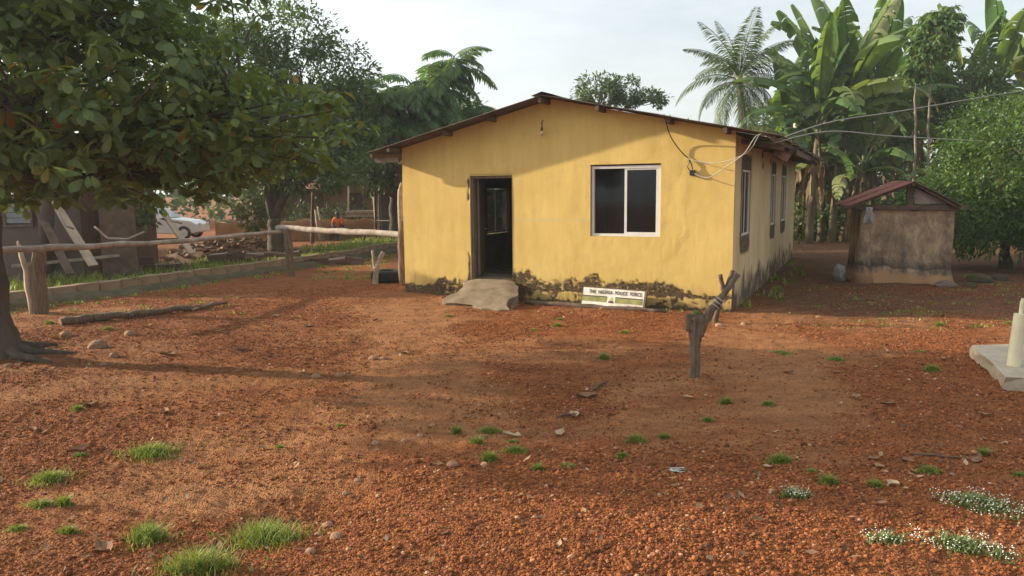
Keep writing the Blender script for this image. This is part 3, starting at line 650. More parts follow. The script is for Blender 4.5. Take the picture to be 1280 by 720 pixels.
for x, pr in ((-OSL + .1, .40), (-.02, .43), (1.1, .30), (2.0, .30), (RIDX - .06, .42), (RIDX + .95, .40), (RIDX + 2.1, .30), (HW - .1, .41), (HW + OSR - .12, .36)):
    z = topz(min(max(x, 0), HW)) - (sl_l * max(0, -x) if x < 0 else 0) - (sl_r * max(0, x - HW)) + .022
    lb(x - .03, x + .03, -pr, HD + .3, z - .045, z + .035, 'purlin', M_TIMB, roof, .004)
for yb in np.arange(.6, HD, 1.5):
    for sx, x0, z0_, sl, ov in ((-1, 0, EAVE_L, sl_l, OSL), (1, HW, EAVE_R, sl_r, OSR)):
        m_ = MB(); m_.bar((x0 - sx * .3, yb, z0_ + .3 * sl - .07), (x0 + sx * (ov - .05), yb, z0_ - sl * (ov - .05) - .07), .05, .08); m_.build('rafter', M_TIMB, roof)
lb(-OSL + .14, .15, -.33, -.27, EAVE_L - .22, EAVE_L - .13, 'rafter', M_TIMB, roof)
# loose broken sheet and board hanging under the right eave
mb = MB(); mb.box((0, 0, 0), (.30, .55, .02), jit=.03); mb.build('hanging_board', simple('rust_scrap', (.16, .06, .035), (.27, .12, .07), 8, .8), roof, loc=(HW + OSR - .22, 2.0, EAVE_R - .22), rot=(.5, .5, .2))
mb = MB(); mb.box((0, 0, 0), (.05, 3.6, .10), jit=.01); mb.build('eaves_board', M_TIMB, roof, loc=(HW + OSR - .06, 4.6, EAVE_R - sl_r * OSR - .03))

# faded pale band painted across the front, right of the door
# doorstep ramp
dl = Vector(LC) + Vector(e_) * (D0 - .06); drr = Vector(LC) + Vector(e_) * (D1 + .10)
A = GP(553, 382); B = GP(636, 389)
def lerp(a, b, t): return a + (b - a) * t
mb = MB(); nu, nv = 22, 18; idx = {}
vv = []
for j in range(nv + 1):
    for i in range(nu + 1):
        a, b = i / nu, j / nv
        pt = lerp(lerp(dl, drr, a), lerp(A, B, a), b); zz = (DZ0 - .01 - .05 * (abs(a - .5) * 2) ** 4) * (1 - b) ** .85 + (.012 + A.z) * b
        w1 = .035 * (float(fbm(a * 5, b * 5, 3)) - .5)
        vv.append((pt.x + (.22 * (vnoise(b * 6, 3) - .5) if i in (0, nu) else 0), pt.y + w1 + (.26 * (vnoise(a * 7, 9) - .5) if j == nv else 0), zz + w1 * .5))
top = len(vv); vv += [(x, y, -.12) for x, y, z in vv]
fs = []
q_ = lambda i, j: j * (nu + 1) + i
for j in range(nv):
    for i in range(nu): fs.append((q_(i, j), q_(i, j + 1), q_(i + 1, j + 1), q_(i + 1, j)))
bd = [q_(i, 0) for i in range(nu + 1)] + [q_(nu, j) for j in range(1, nv + 1)] + [q_(i, nv) for i in range(nu - 1, -1, -1)] + [q_(0, j) for j in range(nv - 1, 0, -1)]
for a, b in zip(bd, bd[1:] + bd[:1]): fs.append((a, b, b + top, a + top))
mb.add(vv, fs)
st = mb.build('concrete_ramp', M_CONC, None, smooth=False); tag(st, 'low worn concrete ramp leading up to the dark doorway', 'ramp')

# hanging bulb on the gable
bx, bz = fac(679, 165)
lamp = thing('wall_lamp', 'small bare bulb hanging from a short cord on the gable', 'lamp', Vector(LC) + Vector(e_) * bx - Vector(n_) * .06 + Vector((0, 0, bz)), TH)
M_BLK = simple('black_plastic', (0.012, 0.012, 0.012), (0.03, 0.028, 0.026), 20, 0.5, 0)
mb = MB(); mb.tube([(0, .05, .20), (0, .0, .17), (0, 0, .07)], .008, 6); mb.build('cord', M_BLK, lamp)
mb = MB(); mb.lathe([(.0, .075), (.018, .075), (.02, .02), (0.012, .015)], 12); mb.build('socket', M_BLK, lamp)
mb = MB(); mb.lathe([(.014, .022), (.022, .005), (.034, -.02), (.03, -.045), (.015, -.06), (0, -.064)], 14); mb.build('bulb', simple('milky_glass', (.5, .4, .25), (.6, .5, .33), 5, .25, 0), lamp, smooth=True)

# junction box and house wires
jx, jz = fac(866, 216)
def FP(u, v, off): # point in front of the facade
    p = plane_hit(u, v, RC - n_ * off, n_); return Vector(p)
jb = thing('junction_box', 'small black electric box with tangled wires beside the window', 'electric box', Vector(LC) + Vector(e_) * jx - Vector(n_) * .03 + Vector((0, 0, jz)), TH)
mb = MB(); mb.box((0, 0, 0), (.085, .06, .085)); mb.build('case', M_BLK, jb, bevel=.006)
mb = MB(); mb.tube([(-.04, -.01, .03), (-.08, -.02, .10), (-.05, -.02, .16), (-.06, -.01, .22)], .008, 5); mb.build('wire', M_BLK, jb)
M_WIRE = simple('grey_cable', (0.30, 0.28, 0.24), (0.42, 0.40, 0.36), 20, 0.6, 0)
def wire(name, lab, pts, r, m):
    # catmull-rom through the points
    P = [Vector(p) for p in pts]; out = []
    for i in range(len(P) - 1):
        p0 = P[max(i - 1, 0)]; p1 = P[i]; p2 = P[i + 1]; p3 = P[min(i + 2, len(P) - 1)]
        for k in range(8):
            t = k / 8; out.append(.5 * ((2 * p1) + (-p0 + p2) * t + (2 * p0 - 5 * p1 + 4 * p2 - p3) * t * t + (-p0 + 3 * p1 - 3 * p2 + p3) * t ** 3))
    out.append(P[-1]); mb = MB(); mb.tube(out, r, 5); o = mb.build(name, m, None, smooth=True); tag(o, lab, 'cable', 'electric cables at the house'); return o
EV = Vector(LC) + Vector(e_) * (HW + OSR - .12) - Vector(n_) * .25 + Vector((0, 0, EAVE_R - sl_r * OSR + .02))
wire('cable', 'dark cable running down the facade from the roof edge to the electric box', [FP(830, 143, .42), FP(838, 170, .12), FP(852, 190, .035), FP(862, 200, .03), FP(866, 212, .05)], .009, M_BLK)
wire('cable', 'pale slack cable looping from the electric box to the eave', [FP(866, 216, .05), FP(885, 222, .10), FP(908, 208, .22), FP(930, 192, .35), FP(948, 168, .40), EV], .0075, M_WIRE)
wire('cable', 'thin pale cable looping higher from the wire tangle to the eave', [FP(858, 198, .04), FP(880, 203, .10), FP(905, 202, .2), FP(935, 190, .35), FP(952, 166, .40), EV + Vector((0, 0, .02))], .0065, M_WIRE)
wire('cable', 'upper service cable rising from the eave over the bananas', [EV, AT(1040, 152, 13.0), AT(1130, 138, 15.0), AT(1290, 112, 19.0), AT(1500, 85, 24)], .0085, M_WIRE)
wire('cable', 'lower service cable running level from the eave over the hut', [EV + Vector((0, 0, -.03)), AT(1040, 164, 13.0), AT(1130, 171, 15.0), AT(1290, 178, 19.0), AT(1500, 180, 24)], .0085, M_WIRE)

# ================================================================== YARD THINGS
M_WOOD = simple('weathered_wood', (0.075, 0.05, 0.033), (0.235, 0.165, 0.11), 11, 0.9, 0.9, 0.015, (3, 3, .35))
M_GREYW = simple('grey_wood', (0.175, 0.14, 0.115), (0.37, 0.31, 0.255), 6, 0.85, 0.5, 0.01)
M_BARK = simple('bark', (0.045, 0.036, 0.028), (0.115, 0.088, 0.066), 5, 0.95, 0.8, 0.03, (1, 1, .35))
M_PALEW = simple('pale_plank', (0.30, 0.235, 0.165), (0.46, 0.37, 0.265), 5, 0.85, 0.4, 0.01)
M_DARKW = simple('dark_stick', (0.06, 0.04, 0.028), (0.15, 0.10, 0.07), 6, 0.9, 0.5, 0.01)

def stick(name, m, parent, pts, rr, seg=9, wob=.06, n=6, amp=.012, seed=1):
    """bent natural pole through the points"""
    P = [Vector(p) for p in pts]; out = []; ro = []
    rr = rr if isinstance(rr, (list, tuple)) else [rr] * len(P); r = random.Random(seed)
    for i in range(len(P) - 1):
        for k in range(n):
            t = k / n; j = Vector((r.uniform(-amp, amp), r.uniform(-amp, amp), r.uniform(-amp, amp))) if (i or k) else Vector()
            out.append(P[i].lerp(P[i + 1], t) + j); ro.append((rr[i] * (1 - t) + rr[i + 1] * t) * (1 + r.uniform(-.08, .08)))
    out.append(P[-1]); ro.append(rr[-1]); mb = MB(); mb.tube(out, ro, seg, True, wob); return mb.build(name, m, parent, smooth=True)

# forked post in the foreground
p = GP(869, 473); fp = thing('forked_post', 'short grey forked post planted alone in the gravel', 'post', p)
stick('trunk', M_WOOD, fp, [(0, 0, -.15), (.0, 0, .12), (-.01, 0, .36), (0, 0, .58), (-.01, 0, .66)], [.052, .050, .056, .078, .08], 16, .03, 4, .006, 3)
stick('limb', M_WOOD, fp, [(.02, 0, .45), (.08, .0, .60), (.19, 0, .76), (.32, .01, .93), (.43, .02, 1.09)], [.065, .055, .036, .031, .029], 12, .03, 4, .01, 4)
stick('limb', M_WOOD, fp, [(-.05, 0, .50), (-.08, 0, .62), (-.085, 0, .68)], [.06, .036, .03], 8, .06, 3, .004, 5)
rope = MB()
for k in range(3): rope.tube([(.19 + .038 * math.cos(a) + .025 * k, .045 * math.sin(a), .76 + .032 * k - .03 * math.cos(a)) for a in np.linspace(0, 6.28, 14)], .006, 5)
rope.build('rope', M_WIRE, fp)
mbm = MB()
for k in range(8):
    a = k * .8; mbm.add([(.0, 0, .66), (.05 * math.cos(a), .05 * math.sin(a), .70 + .01 * (k % 3)), (.09 * math.cos(a + .2), .09 * math.sin(a + .2), .69), (.05 * math.cos(a + .5), .05 * math.sin(a + .5), .70)], [(0, 1, 2, 3)])
sp_ = mbm.build('sprout', leaf_mat('sprout', [(0, (.09, .17, .03)), (1, (.17, .26, .06))], .3, .5, 'obj'), fp); sp_['label'] = 'green sprout growing on the post top'

# crossed stakes at the house corner
p = GP(897, 404); o = thing('forked_stake', 'slim forked stake leaning at the bright house corner', 'stake', p)
stick('trunk', M_DARKW, o, [(-.05, 0, -.1), (0, .02, .22), (.13, .05, .5), (.22, .05, .78)], [.045, .045, .04, .032], 8, .08, 4, .008, 8)
stick('limb', M_DARKW, o, [(.10, .04, .42), (.07, .04, .56), (.03, .03, .72)], [.04, .036, .034], 8, .08, 3, .006, 9)
# timber lying along the facade
a = GP(657, 380); b = GP(832, 392); o = stick('timber_pole', M_DARKW, None, [a + Vector((0, 0, .03)), lerp(a, b, .5) + Vector((0, 0, .02)), b + Vector((0, 0, .03))], [.04, .045, .035], 8, .08, 6, .012, 10); tag(o, 'long dark timber pole lying along the foot of the facade', 'pole')

# police signboard leaning on the wall
sx0, sz0 = fac(727, 382, .22); sx1, _ = fac(804, 388, .22); SH = .30 * (sx1 - sx0)
c0 = Vector(LC) + Vector(e_) * sx0 - Vector(n_) * .24; c0.z = gz1(c0.x, c0.y) + .02
sign = thing('signboard', 'white police signboard with green stripes leaning against the facade', 'sign', c0, TH)
sw = sx1 - sx0; sh = sw * .30
lean = Matrix.Rotation(rad(-20), 4, 'X') @ Matrix.Rotation(rad(1.6), 4, 'Y')
def _signw(t, p, o):
    n = noise(t, tc(t), 7, 5, .6); t.links.new(ramp(t, n, [(.3, (.50, .43, .34)), (.6, (.74, .69, .60))]), p.inputs['Base Color']); p.inputs['Roughness'].default_value = .6
M_SIGN = mat('sign_white', _signw); M_SGRN = simple('sign_green', (.16, .17, .04), (.33, .31, .12), 9, .6, 0); M_SBLK = simple('sign_black', (.03, .025, .025), (.07, .055, .05), 10, .6, 0); M_SRED = simple('sign_brown', (.10, .05, .035), (.16, .08, .05), 10, .6, 0)
def spart(mb, name, m, par=sign):
    o = mb.build(name, m, par); o.matrix_local = lean; return o
mb = MB(); mb.box((sw / 2, 0, sh / 2), (sw, .03, sh)); board = spart(mb, 'board', M_SIGN)
for (x0, x1, z0, z1, nm) in ((-.012, sw + .03, -.02, 0, 'frame'), (-.012, sw + .03, sh, sh + .018, 'frame'), (-.012, 0, 0, sh, 'frame'), (sw, sw + .035, 0, sh, 'frame')):
    mb = MB(); mb.box(((x0 + x1) / 2, .012, (z0 + z1) / 2), (x1 - x0, .06, z1 - z0)); spart(mb, nm, M_TIMB)
ysf = -.0165
def flat(x0, x1, z0, z1, nm, m, d=0.0):
    mb = MB(); mb.box(((x0 + x1) / 2, ysf - d, (z0 + z1) / 2), (x1 - x0, .003, z1 - z0)); return spart(mb, nm, m)
for (a, b) in ((.0, .41), (.545, .985)):
    flat(a * sw, b * sw, .27 * sh, .53 * sh, 'stripe', M_SGRN); flat(a * sw, b * sw, .53 * sh, .585 * sh, 'stripe', M_SBLK)
flat(.02 * sw, .47 * sw, -.0, .06 * sh, 'stripe', M_SGRN)
def text_mesh(s, size, name):
    cu = bpy.data.curves.new(name, 'FONT'); cu.body = s; cu.size = size; cu.extrude = .001; cu.align_x = 'LEFT'; cu.offset = size * .012
    to = bpy.data.objects.new(name, cu); COL.objects.link(to); dg = bpy.context.evaluated_depsgraph_get(); me = bpy.data.meshes.new_from_object(to.evaluated_get(dg)); bpy.data.objects.remove(to); return me
me = text_mesh('THE  NIGERIA  POLICE  FORCE', 1.0, 'lettering'); xs_ = [v.co.x for v in me.vertices]; kx = .86 * sw / (max(xs_) - min(xs_)); o = link('lettering', me, sign, M_SBLK); 
o.matrix_local = lean @ Matrix.Translation((.10 * sw, ysf - .004, .715 * sh)) @ Matrix.Rotation(rad(90), 4, 'X') @ Matrix.Diagonal((kx, sh * .19 / .72, 1, 1))
me = text_mesh('2km', 1.0, 'lettering'); xs_ = [v.co.x for v in me.vertices]; kx = .125 * sw / (max(xs_) - min(xs_)); o = link('lettering', me, sign, M_SBLK)
o.matrix_local = lean @ Matrix.Translation((.74 * sw, ysf - .004, .09 * sh)) @ Matrix.Rotation(rad(90), 4, 'X') @ Matrix.Diagonal((kx, sh * .12 / .72, 1, 1))
mb = MB(); x = .87 * sw; mb.add([(x, ysf - .004, .075 * sh), (x + .045 * sw, ysf - .004, .145 * sh), (x, ysf - .004, .215 * sh), (x + .012 * sw, ysf - .004, .145 * sh)], [(0, 1, 2, 3)]); spart(mb, 'arrow', M_SBLK)
# crest between the stripes
mb = MB(); mb.add([(.44 * sw, ysf - .003, .25 * sh), (.525 * sw, ysf - .003, .25 * sh), (.525 * sw, ysf - .003, .32 * sh), (.505 * sw, ysf - .003, .38 * sh), (.46 * sw, ysf - .003, .38 * sh), (.44 * sw, ysf - .003, .32 * sh)], [(0, 1, 2, 3, 4, 5)]); spart(mb, 'crest', M_SRED)
mb = MB(); mb.add([(.455 * sw, ysf - .003, .42 * sh), (.483 * sw, ysf - .003, .40 * sh), (.51 * sw, ysf - .003, .42 * sh), (.49 * sw, ysf - .003, .52 * sh), (.483 * sw, ysf - .003, .60 * sh), (.475 * sw, ysf - .003, .52 * sh)], [(0, 1, 2, 3, 4, 5)]); spart(mb, 'crest', simple('sign_gold', (.45, .36, .16), (.52, .42, .2), 9, .6, 0))

# tyre lying beside the corner
p = GP(485, 358); ty = thing('tyre', 'worn black tyre lying flat beside the house corner', 'tyre', p)
M_RUB = simple('rubber', (0.012, 0.012, 0.013), (0.035, 0.033, 0.032), 12, 0.75, 0.3)
mb = MB(); mb.lathe([(.20, .03), (.235, .0), (.30, .0), (.335, .03), (.345, .10), (.345, .15), (.335, .22), (.30, .25), (.235, .25), (.20, .22), (.225, .19), (.30, .17), (.30, .08), (.225, .06)], 32, close=True); mb.build('tyre_body', M_RUB, ty, smooth=True)
mb = MB()
for k in range(40):
    a = 2 * math.pi * k / 40
    for z in (.07, .125, .18): mb.box((.347 * math.cos(a + z), .347 * math.sin(a + z), z), (.012, .034, .042), Matrix.Rotation(a + z, 3, 'Z'))
t_ = mb.build('tread', M_RUB, ty); t_['kind'] = 'stuff'

# forked stump and the corner post
p = GP(469, 361); o = thing('forked_stump', 'small grey forked stump standing next to the tyre', 'stump', p)
stick('trunk', M_GREYW, o, [(0, 0, -.1), (.02, 0, .2), (.04, 0, .36)], [.07, .06, .06], 9, .06, 4, .006, 12)
stick('limb', M_GREYW, o, [(.04, 0, .3), (.10, 0, .48), (.19, 0, .66)], [.055, .05, .045], 8, .06, 4, .006, 13)
stick('limb', M_GREYW, o, [(.02, 0, .3), (-.02, 0, .5), (-.03, 0, .70)], [.04, .03, .022], 7, .06, 4, .006, 14)
cp_ = GP(503, 363)
# pole fence
fence = thing('pole_fence', 'rustic pole fence of long grey rails on forked posts', 'fence', (0, 0, 0))
pA = GP(51, 391); pB = GP(363, 346)
stick('post', M_WOOD, fence, [pA + Vector((0, 0, -.2)), pA + Vector((0, 0, .5)), pA + Vector((.05, .02, 1.12))], [.13, .12, .105], 11, .06, 5, .012, 15)
stick('post', M_PALEW, fence, [pA + Vector((-.10, -.06, .0)), pA + Vector((-.13, -.06, .6)), pA + Vector((-.22, -.05, 1.12)), pA + Vector((-.25, -.05, 1.24))], [.05, .06, .035, .012], 7, .1, 4, .012, 16)
stick('post', M_WOOD, fence, [pB + Vector((0, 0, -.2)), pB + Vector((0, 0, .6)), pB + Vector((-.02, 0, 1.14))], [.10, .095, .09], 10, .06, 5, .012, 17)
stick('post', M_WOOD, fence, [cp_ + Vector((.02, 0, -.2)), cp_ + Vector((0, 0, .8)), cp_ + Vector((.03, .02, 1.3))], [.085, .08, .07], 10, .08, 5, .012, 18)
r1a = AT(-40, 314, 11.4); r1b = AT(351, 290, 18.15)
stick('rail', M_GREYW, fence, [r1a, AT(60, 310, pA.y - .12), AT(200, 303, 15.1), r1b], [.056, .056, .05, .045], 9, .05, 8, .014, 19)
stick('rail', M_GREYW, fence, [AT(347, 285, 18.45), AT(420, 289, 17.0), AT(500, 293, 15.55), AT(527, 294, 14.9)], [.072, .07, .063, .058], 9, .04, 8, .012, 20)
# tall plank leaning on the corner
o = stick('leaning_plank', M_GREYW, None, [AT(503, 318, 15.7), AT(500, 240, 15.75), AT(502, 228, 15.75)], [.075, .06, .02], 6, .1, 6, .01, 21); tag(o, 'tall split pole standing against the house corner above the tyre', 'pole')
# fallen branch on the ground
o = stick('fallen_branch', M_WOOD, None, [GP(77, 408) + Vector((0, 0, .05)), GP(120, 402) + Vector((0, 0, .06)), GP(180, 396) + Vector((0, 0, .06)), GP(250, 387) + Vector((0, 0, .05)), GP(284, 381) + Vector((0, 0, .05))], [.07, .065, .055, .045, .025], 8, .08, 6, .02, 22); tag(o, 'long bare fallen branch lying on the bare earth', 'branch')

# sticks, leaves, litter
for (ua, va, ub, vb, r_, lab) in ((1138, 570, 1230, 580, .010, 'thin brown stick lying on the red gravel near white weeds'), (695, 519, 728, 516, .012, 'short flat stick on the middle of the yard'), (742, 487, 760, 477, .014, 'crooked twig beside a dry leaf on the gravel')):
    a = GP(ua, va); b = GP(ub, vb); o = stick('stick', M_DARKW, None, [a + Vector((0, 0, r_)), lerp(a, b, .5) + Vector((0, .02, r_ * 1.4)), b + Vector((0, 0, r_))], [r_, r_ * .9, r_ * .5], 6, .1, 4, .006, int(ua)); tag(o, lab, 'stick')
M_DRY = leaf_mat('dry_leaf', [(0, (.20, .10, .05)), (.6, (.36, .21, .11)), (1, (.50, .36, .22))], .1, .8, 'obj')
def dryleaf(seed):
    r = random.Random(seed); mb = MB(); P = []
    for i, (x, wd) in enumerate(((-1, .02), (-.5, .42), (0, .55), (.5, .42), (1, .02))):
        for s in (-1, 0, 1): P.append((x, s * wd, .25 * abs(s) * r.uniform(.2, 1.6) + .12 * x * x + r.uniform(0, .08)))
    mb.add(P, [(i * 3 + j, i * 3 + 3 + j, i * 3 + 4 + j, i * 3 + 1 + j) for i in range(4) for j in (0, 1)]); return mb.mesh('dry_leaf', True)
DLV = [dryleaf(i) for i in range(5)]
LV = [(733, 495, .10), (718, 517, .08), (110, 510, .09), (205, 518, .08), (240, 389, .12), (330, 560, .05), (100, 566, .09), (130, 685, .08), (700, 541, .07), (640, 545, .08), (1070, 500, .07), (1110, 508, .07), (1180, 450, .07), (960, 588, .05), (1115, 616, .06), (1135, 580, .06), (1098, 588, .05), (1220, 580, .06), (860, 498, .05), (345, 395, .09), (370, 397, .09), (470, 401, .08), (385, 408, .08), (300, 440, .09), (210, 447, .1), (70, 424, .1), (985, 470, .06), (1230, 520, .06), (1092, 577, .06), (505, 443, .08), (585, 520, .05), (40, 540, .07), (275, 415, .09), (1045, 470, .05)]
for i, (u, v, s) in enumerate(LV):
    p = GP(u, v); o = link('fallen_leaf', DLV[i % 5], None, M_DRY, loc=(p.x, p.y, p.z + .005), rot=(0, 0, i * 1.7), scale=s); zone = ('under the big broad leaved tree' if u < 300 else 'between the fence and the doorstep' if v < 450 and u < 640 else 'near the white flowering weeds' if u > 900 and v > 545 else 'between the forked post and the slab' if u > 840 else 'in the middle of the gravel yard')
    tag(o, 'dry brown fallen leaf curled ' + zone, 'leaf', 'fallen leaves ' + zone)
p = GP(846, 596); mb = MB(); r = random.Random(5)
pts = [(r.uniform(-.07, .07), r.uniform(-.025, .025), r.uniform(.004, .035)) for _ in range(26)]
for i in range(24): mb.add([pts[i], pts[i + 1], pts[i + 2]], [(0, 1, 2)])
o = mb.build('plastic_scrap', simple('white_plastic', (.6, .57, .52), (.75, .72, .68), 20, .5, 0), None, loc=p); tag(o, 'crumpled scrap of white plastic on the red gravel', 'litter')
for i, (u, v, s) in enumerate(((918, 569, .022), (590, 389, .035), (1142, 595, .02), (1081, 447, .025), (886, 541, .02), (560, 703, .02), (552, 693, .018), (835, 393, .03))):
    p = GP(u, v); o = link('paper_scrap', DLV[(i + 2) % 5], None, MATS['white_plastic'], loc=(p.x, p.y, p.z + .006), rot=(0, 0, i), scale=s); tag(o, 'tiny pale paper scrap lying on the red yard', 'litter', 'pale scraps on the yard')

# concrete slab with plastic pipe at the right
q0 = GP(1214, 446); q1 = GP(1256, 489); q2 = GP(1420, 500); q3 = GP(1330, 443)
slab = thing('concrete_slab', 'pale concrete slab with rough broken edges on the yard', 'slab', q1)
mb = MB(); ring = []
for a, b in ((q0, q1), (q1, q2), (q2, q3), (q3, q0)):
    for k in range(6): pt = lerp(a, b, k / 6) - q1; ring.append(Vector((pt.x, pt.y, 0)))
r = random.Random(4)
topv = [v + Vector((r.uniform(-.015, .015), r.uniform(-.015, .015), .135)) for v in ring]; mid = [v * 1.0 + Vector((r.uniform(-.03, .03), r.uniform(-.03, .03), .07)) for v in ring]; bot = [v + Vector((0, 0, -.12)) for v in ring]
m_ = len(ring); cen = sum(topv, Vector()) / m_
mb.add(topv + mid + bot, [tuple(range(m_))] + [(m_ + i, m_ + (i + 1) % m_, (i + 1) % m_, i) for i in range(m_)] + [(2 * m_ + i, 2 * m_ + (i + 1) % m_, m_ + (i + 1) % m_, m_ + i) for i in range(m_)])
M_SLAB = mat('slab_concrete', lambda t, p, o: (lambda v: (t.links.new(mixc(t, ramp(t, noise(t, v, 14, 5, .7), [(.5, (0, 0, 0)), (.7, (.6, .6, .6))]), ramp(t, noise(t, v, 3, 5, .6), [(.3, (.30, .245, .17)), (.7, (.44, .37, .27))]), (.24, .15, .08)), p.inputs['Base Color']), bump(t, p, noise(t, v, 20, 5, .7), .5, .02)))(tc(t)))
mb.build('slab_block', M_SLAB, slab)
pb = G(1267, 457, .135 + q1.z); pipe = thing('pipe', 'upright cream plastic pipe with a thin tube rising out of it', 'pipe', pb)
M_PVC = simple('cream_pvc', (.60, .54, .36), (.68, .62, .43), 4, .4, 0, spec=.4)
tl = Vector((.05, 0, 0))
mb = MB(); mb.tube([(0, 0, -.01), (.01, 0, .2), (.035, 0, .54)], [.064, .063, .062], 20); mb.build('sleeve', M_PVC, pipe, smooth=False)
mb = MB(); mb.tube([(.035, 0, .53), (.042, 0, .66), (.045, 0, .70)], [.022, .022, .012], 12); mb.build('tube', M_PVC, pipe)

# ================================================================== LOW BLOCK WALL, LEFT
M_BLOCK = simple('sandcrete_block', (0.18, 0.12, 0.074), (0.32, 0.225, 0.145), 3, 0.95, 0.5, 0.02)
M_MOSS = simple('mossy_earth', (0.055, 0.050, 0.026), (0.13, 0.10, 0.055), 5, 0.98, 0.8, 0.05)
wallL = thing('block_wall', 'low long wall of worn earth blocks behind the pole fence', 'wall', (0, 0, 0))
wp = [GP(-60, 392), GP(120, 369), GP(360, 336), GP(500, 312), GP(540, 305)]
def poly_walk(P, step):
    out = []; carry = 0.0
    for a, b in zip(P[:-1], P[1:]):
        d = (b - a); l = d.length; t = carry
        while t < l: out.append((a + d * (t / l), math.atan2(d.y, d.x))); t += step
        carry = t - l
    return out
r = random.Random(8)
BLK = []
for k in range(4):
    m_ = MB(); m_.box((0, 0, 0), (.466, .20, .34), jit=.008); BLK.append(m_.mesh('block'))
for i, (q, a) in enumerate(poly_walk(wp, .472)):
    o = link('block', BLK[i % 4], wallL, M_BLOCK, loc=(q.x, q.y, gz1(q.x, q.y) + .10 + r.uniform(-.012, .012)), rot=(r.uniform(-.02, .02), r.uniform(-.02, .02), a + r.uniform(-.02, .02)))
    b_ = o.modifiers.new('bevel', 'BEVEL'); b_.width = .012; b_.segments = 2
# earth bank in front of the wall (old mossy footing)
led = MB(); pw = poly_walk(wp, .22); off0 = None
V = []; 
for i, (q, a) in enumerate(pw):
    nx_, ny_ = math.sin(a), -math.cos(a); h = .13 + .09 * (float(fbm(q.x * 1.7, q.y * 1.7, 3)) - .5) * 2; wd = .50 + .35 * (float(vnoise(q.x * 1.3, q.y * 1.3)) - .5)
    for (d, z) in ((.10, h * .95), (wd * .6, h), (wd * .92, h * .55), (wd * 1.12, -.03)): V.append((q.x + nx_ * d, q.y + ny_ * d, gz1(q.x, q.y) + z))
led.add(V, [(i * 4 + k, i * 4 + 4 + k, i * 4 + 5 + k, i * 4 + 1 + k) for i in range(len(pw) - 1) for k in range(3)])
o = led.build('earth_bank', M_MOSS, None, smooth=True); tag(o, kind='structure')
# grass: strip behind the wall, wall top, by the house corner, right-hand ground
gl = []
def strip(P, d0, d1, n, h, seed, wd=.012):
    r = np.random.default_rng(seed); pw_ = poly_walk(P, .1); out = []
    pick = r.integers(0, len(pw_), n); 
    for k in range(0, n):
        q, a = pw_[pick[k]]; d = r.uniform(d0, d1); x = q.x - math.sin(a) * d; y = q.y + math.cos(a) * d
        out.append(blades(x, y, 22, .22, .22, h, seed + k, .7, wd, zf=lambda x, y: gz(x, y)))
    return out
gl += strip(wp, .25, 2.8, 760, .27, 700, .015); 
for (V, q, t3, a) in strip(wp[1:], -.05, .35, 120, .07, 1500): V[:, 2] += .24; gl.append((V, q, t3, a))
gl += strip(wp, -.95, -.35, 90, .06, 2200)
rr_ = np.random.default_rng(5)
for k in range(46): p = GP(rr_.uniform(395, 500), rr_.uniform(322, 352)); gl.append(blades(p.x, p.y, 30, .3, .3, .06, 3000 + k, .8, .01))
for k in range(60): p = GP(rr_.uniform(1010, 1290), rr_.uniform(345, 412)); gl.append(blades(p.x, p.y, 30, .3, .25, .045, 4000 + k, .9, .008))
for k in range(26): p = GP(rr_.uniform(985, 1040), rr_.uniform(288, 300)); gl.append(blades(p.x, p.y, 30, .5, .5, .3, 5000 + k, .6, .03))
for k in range(26): p = GP(rr_.uniform(30, 300), rr_.uniform(370, 392)); gl.append(blades(p.x, p.y, 20, .3, .15, .05, 6000 + k, .9, .01))
for k in range(22): t = rr_.uniform(0, 1); q = Vector(LC) + Vector(e_) * HW + Vector(n_) * (t * 9) + Vector(e_) * rr_.uniform(.05, .6); gl.append(blades(q.x, q.y, 22, .15, .15, .12, 7000 + k, .8, .012))
for k in range(9): q = Vector(LC) + Vector(e_) * rr_.uniform(2.6, HW) - Vector(n_) * rr_.uniform(.05, .3); gl.append(blades(q.x, q.y, 14, .07, .07, .07, 7100 + k, .8, .008))
o = link('grass', grass_mesh('grass', gl), None, M_GRASS); tag(o, 'thin wild grass along the low wall and yard edges', 'grass', kind='stuff')

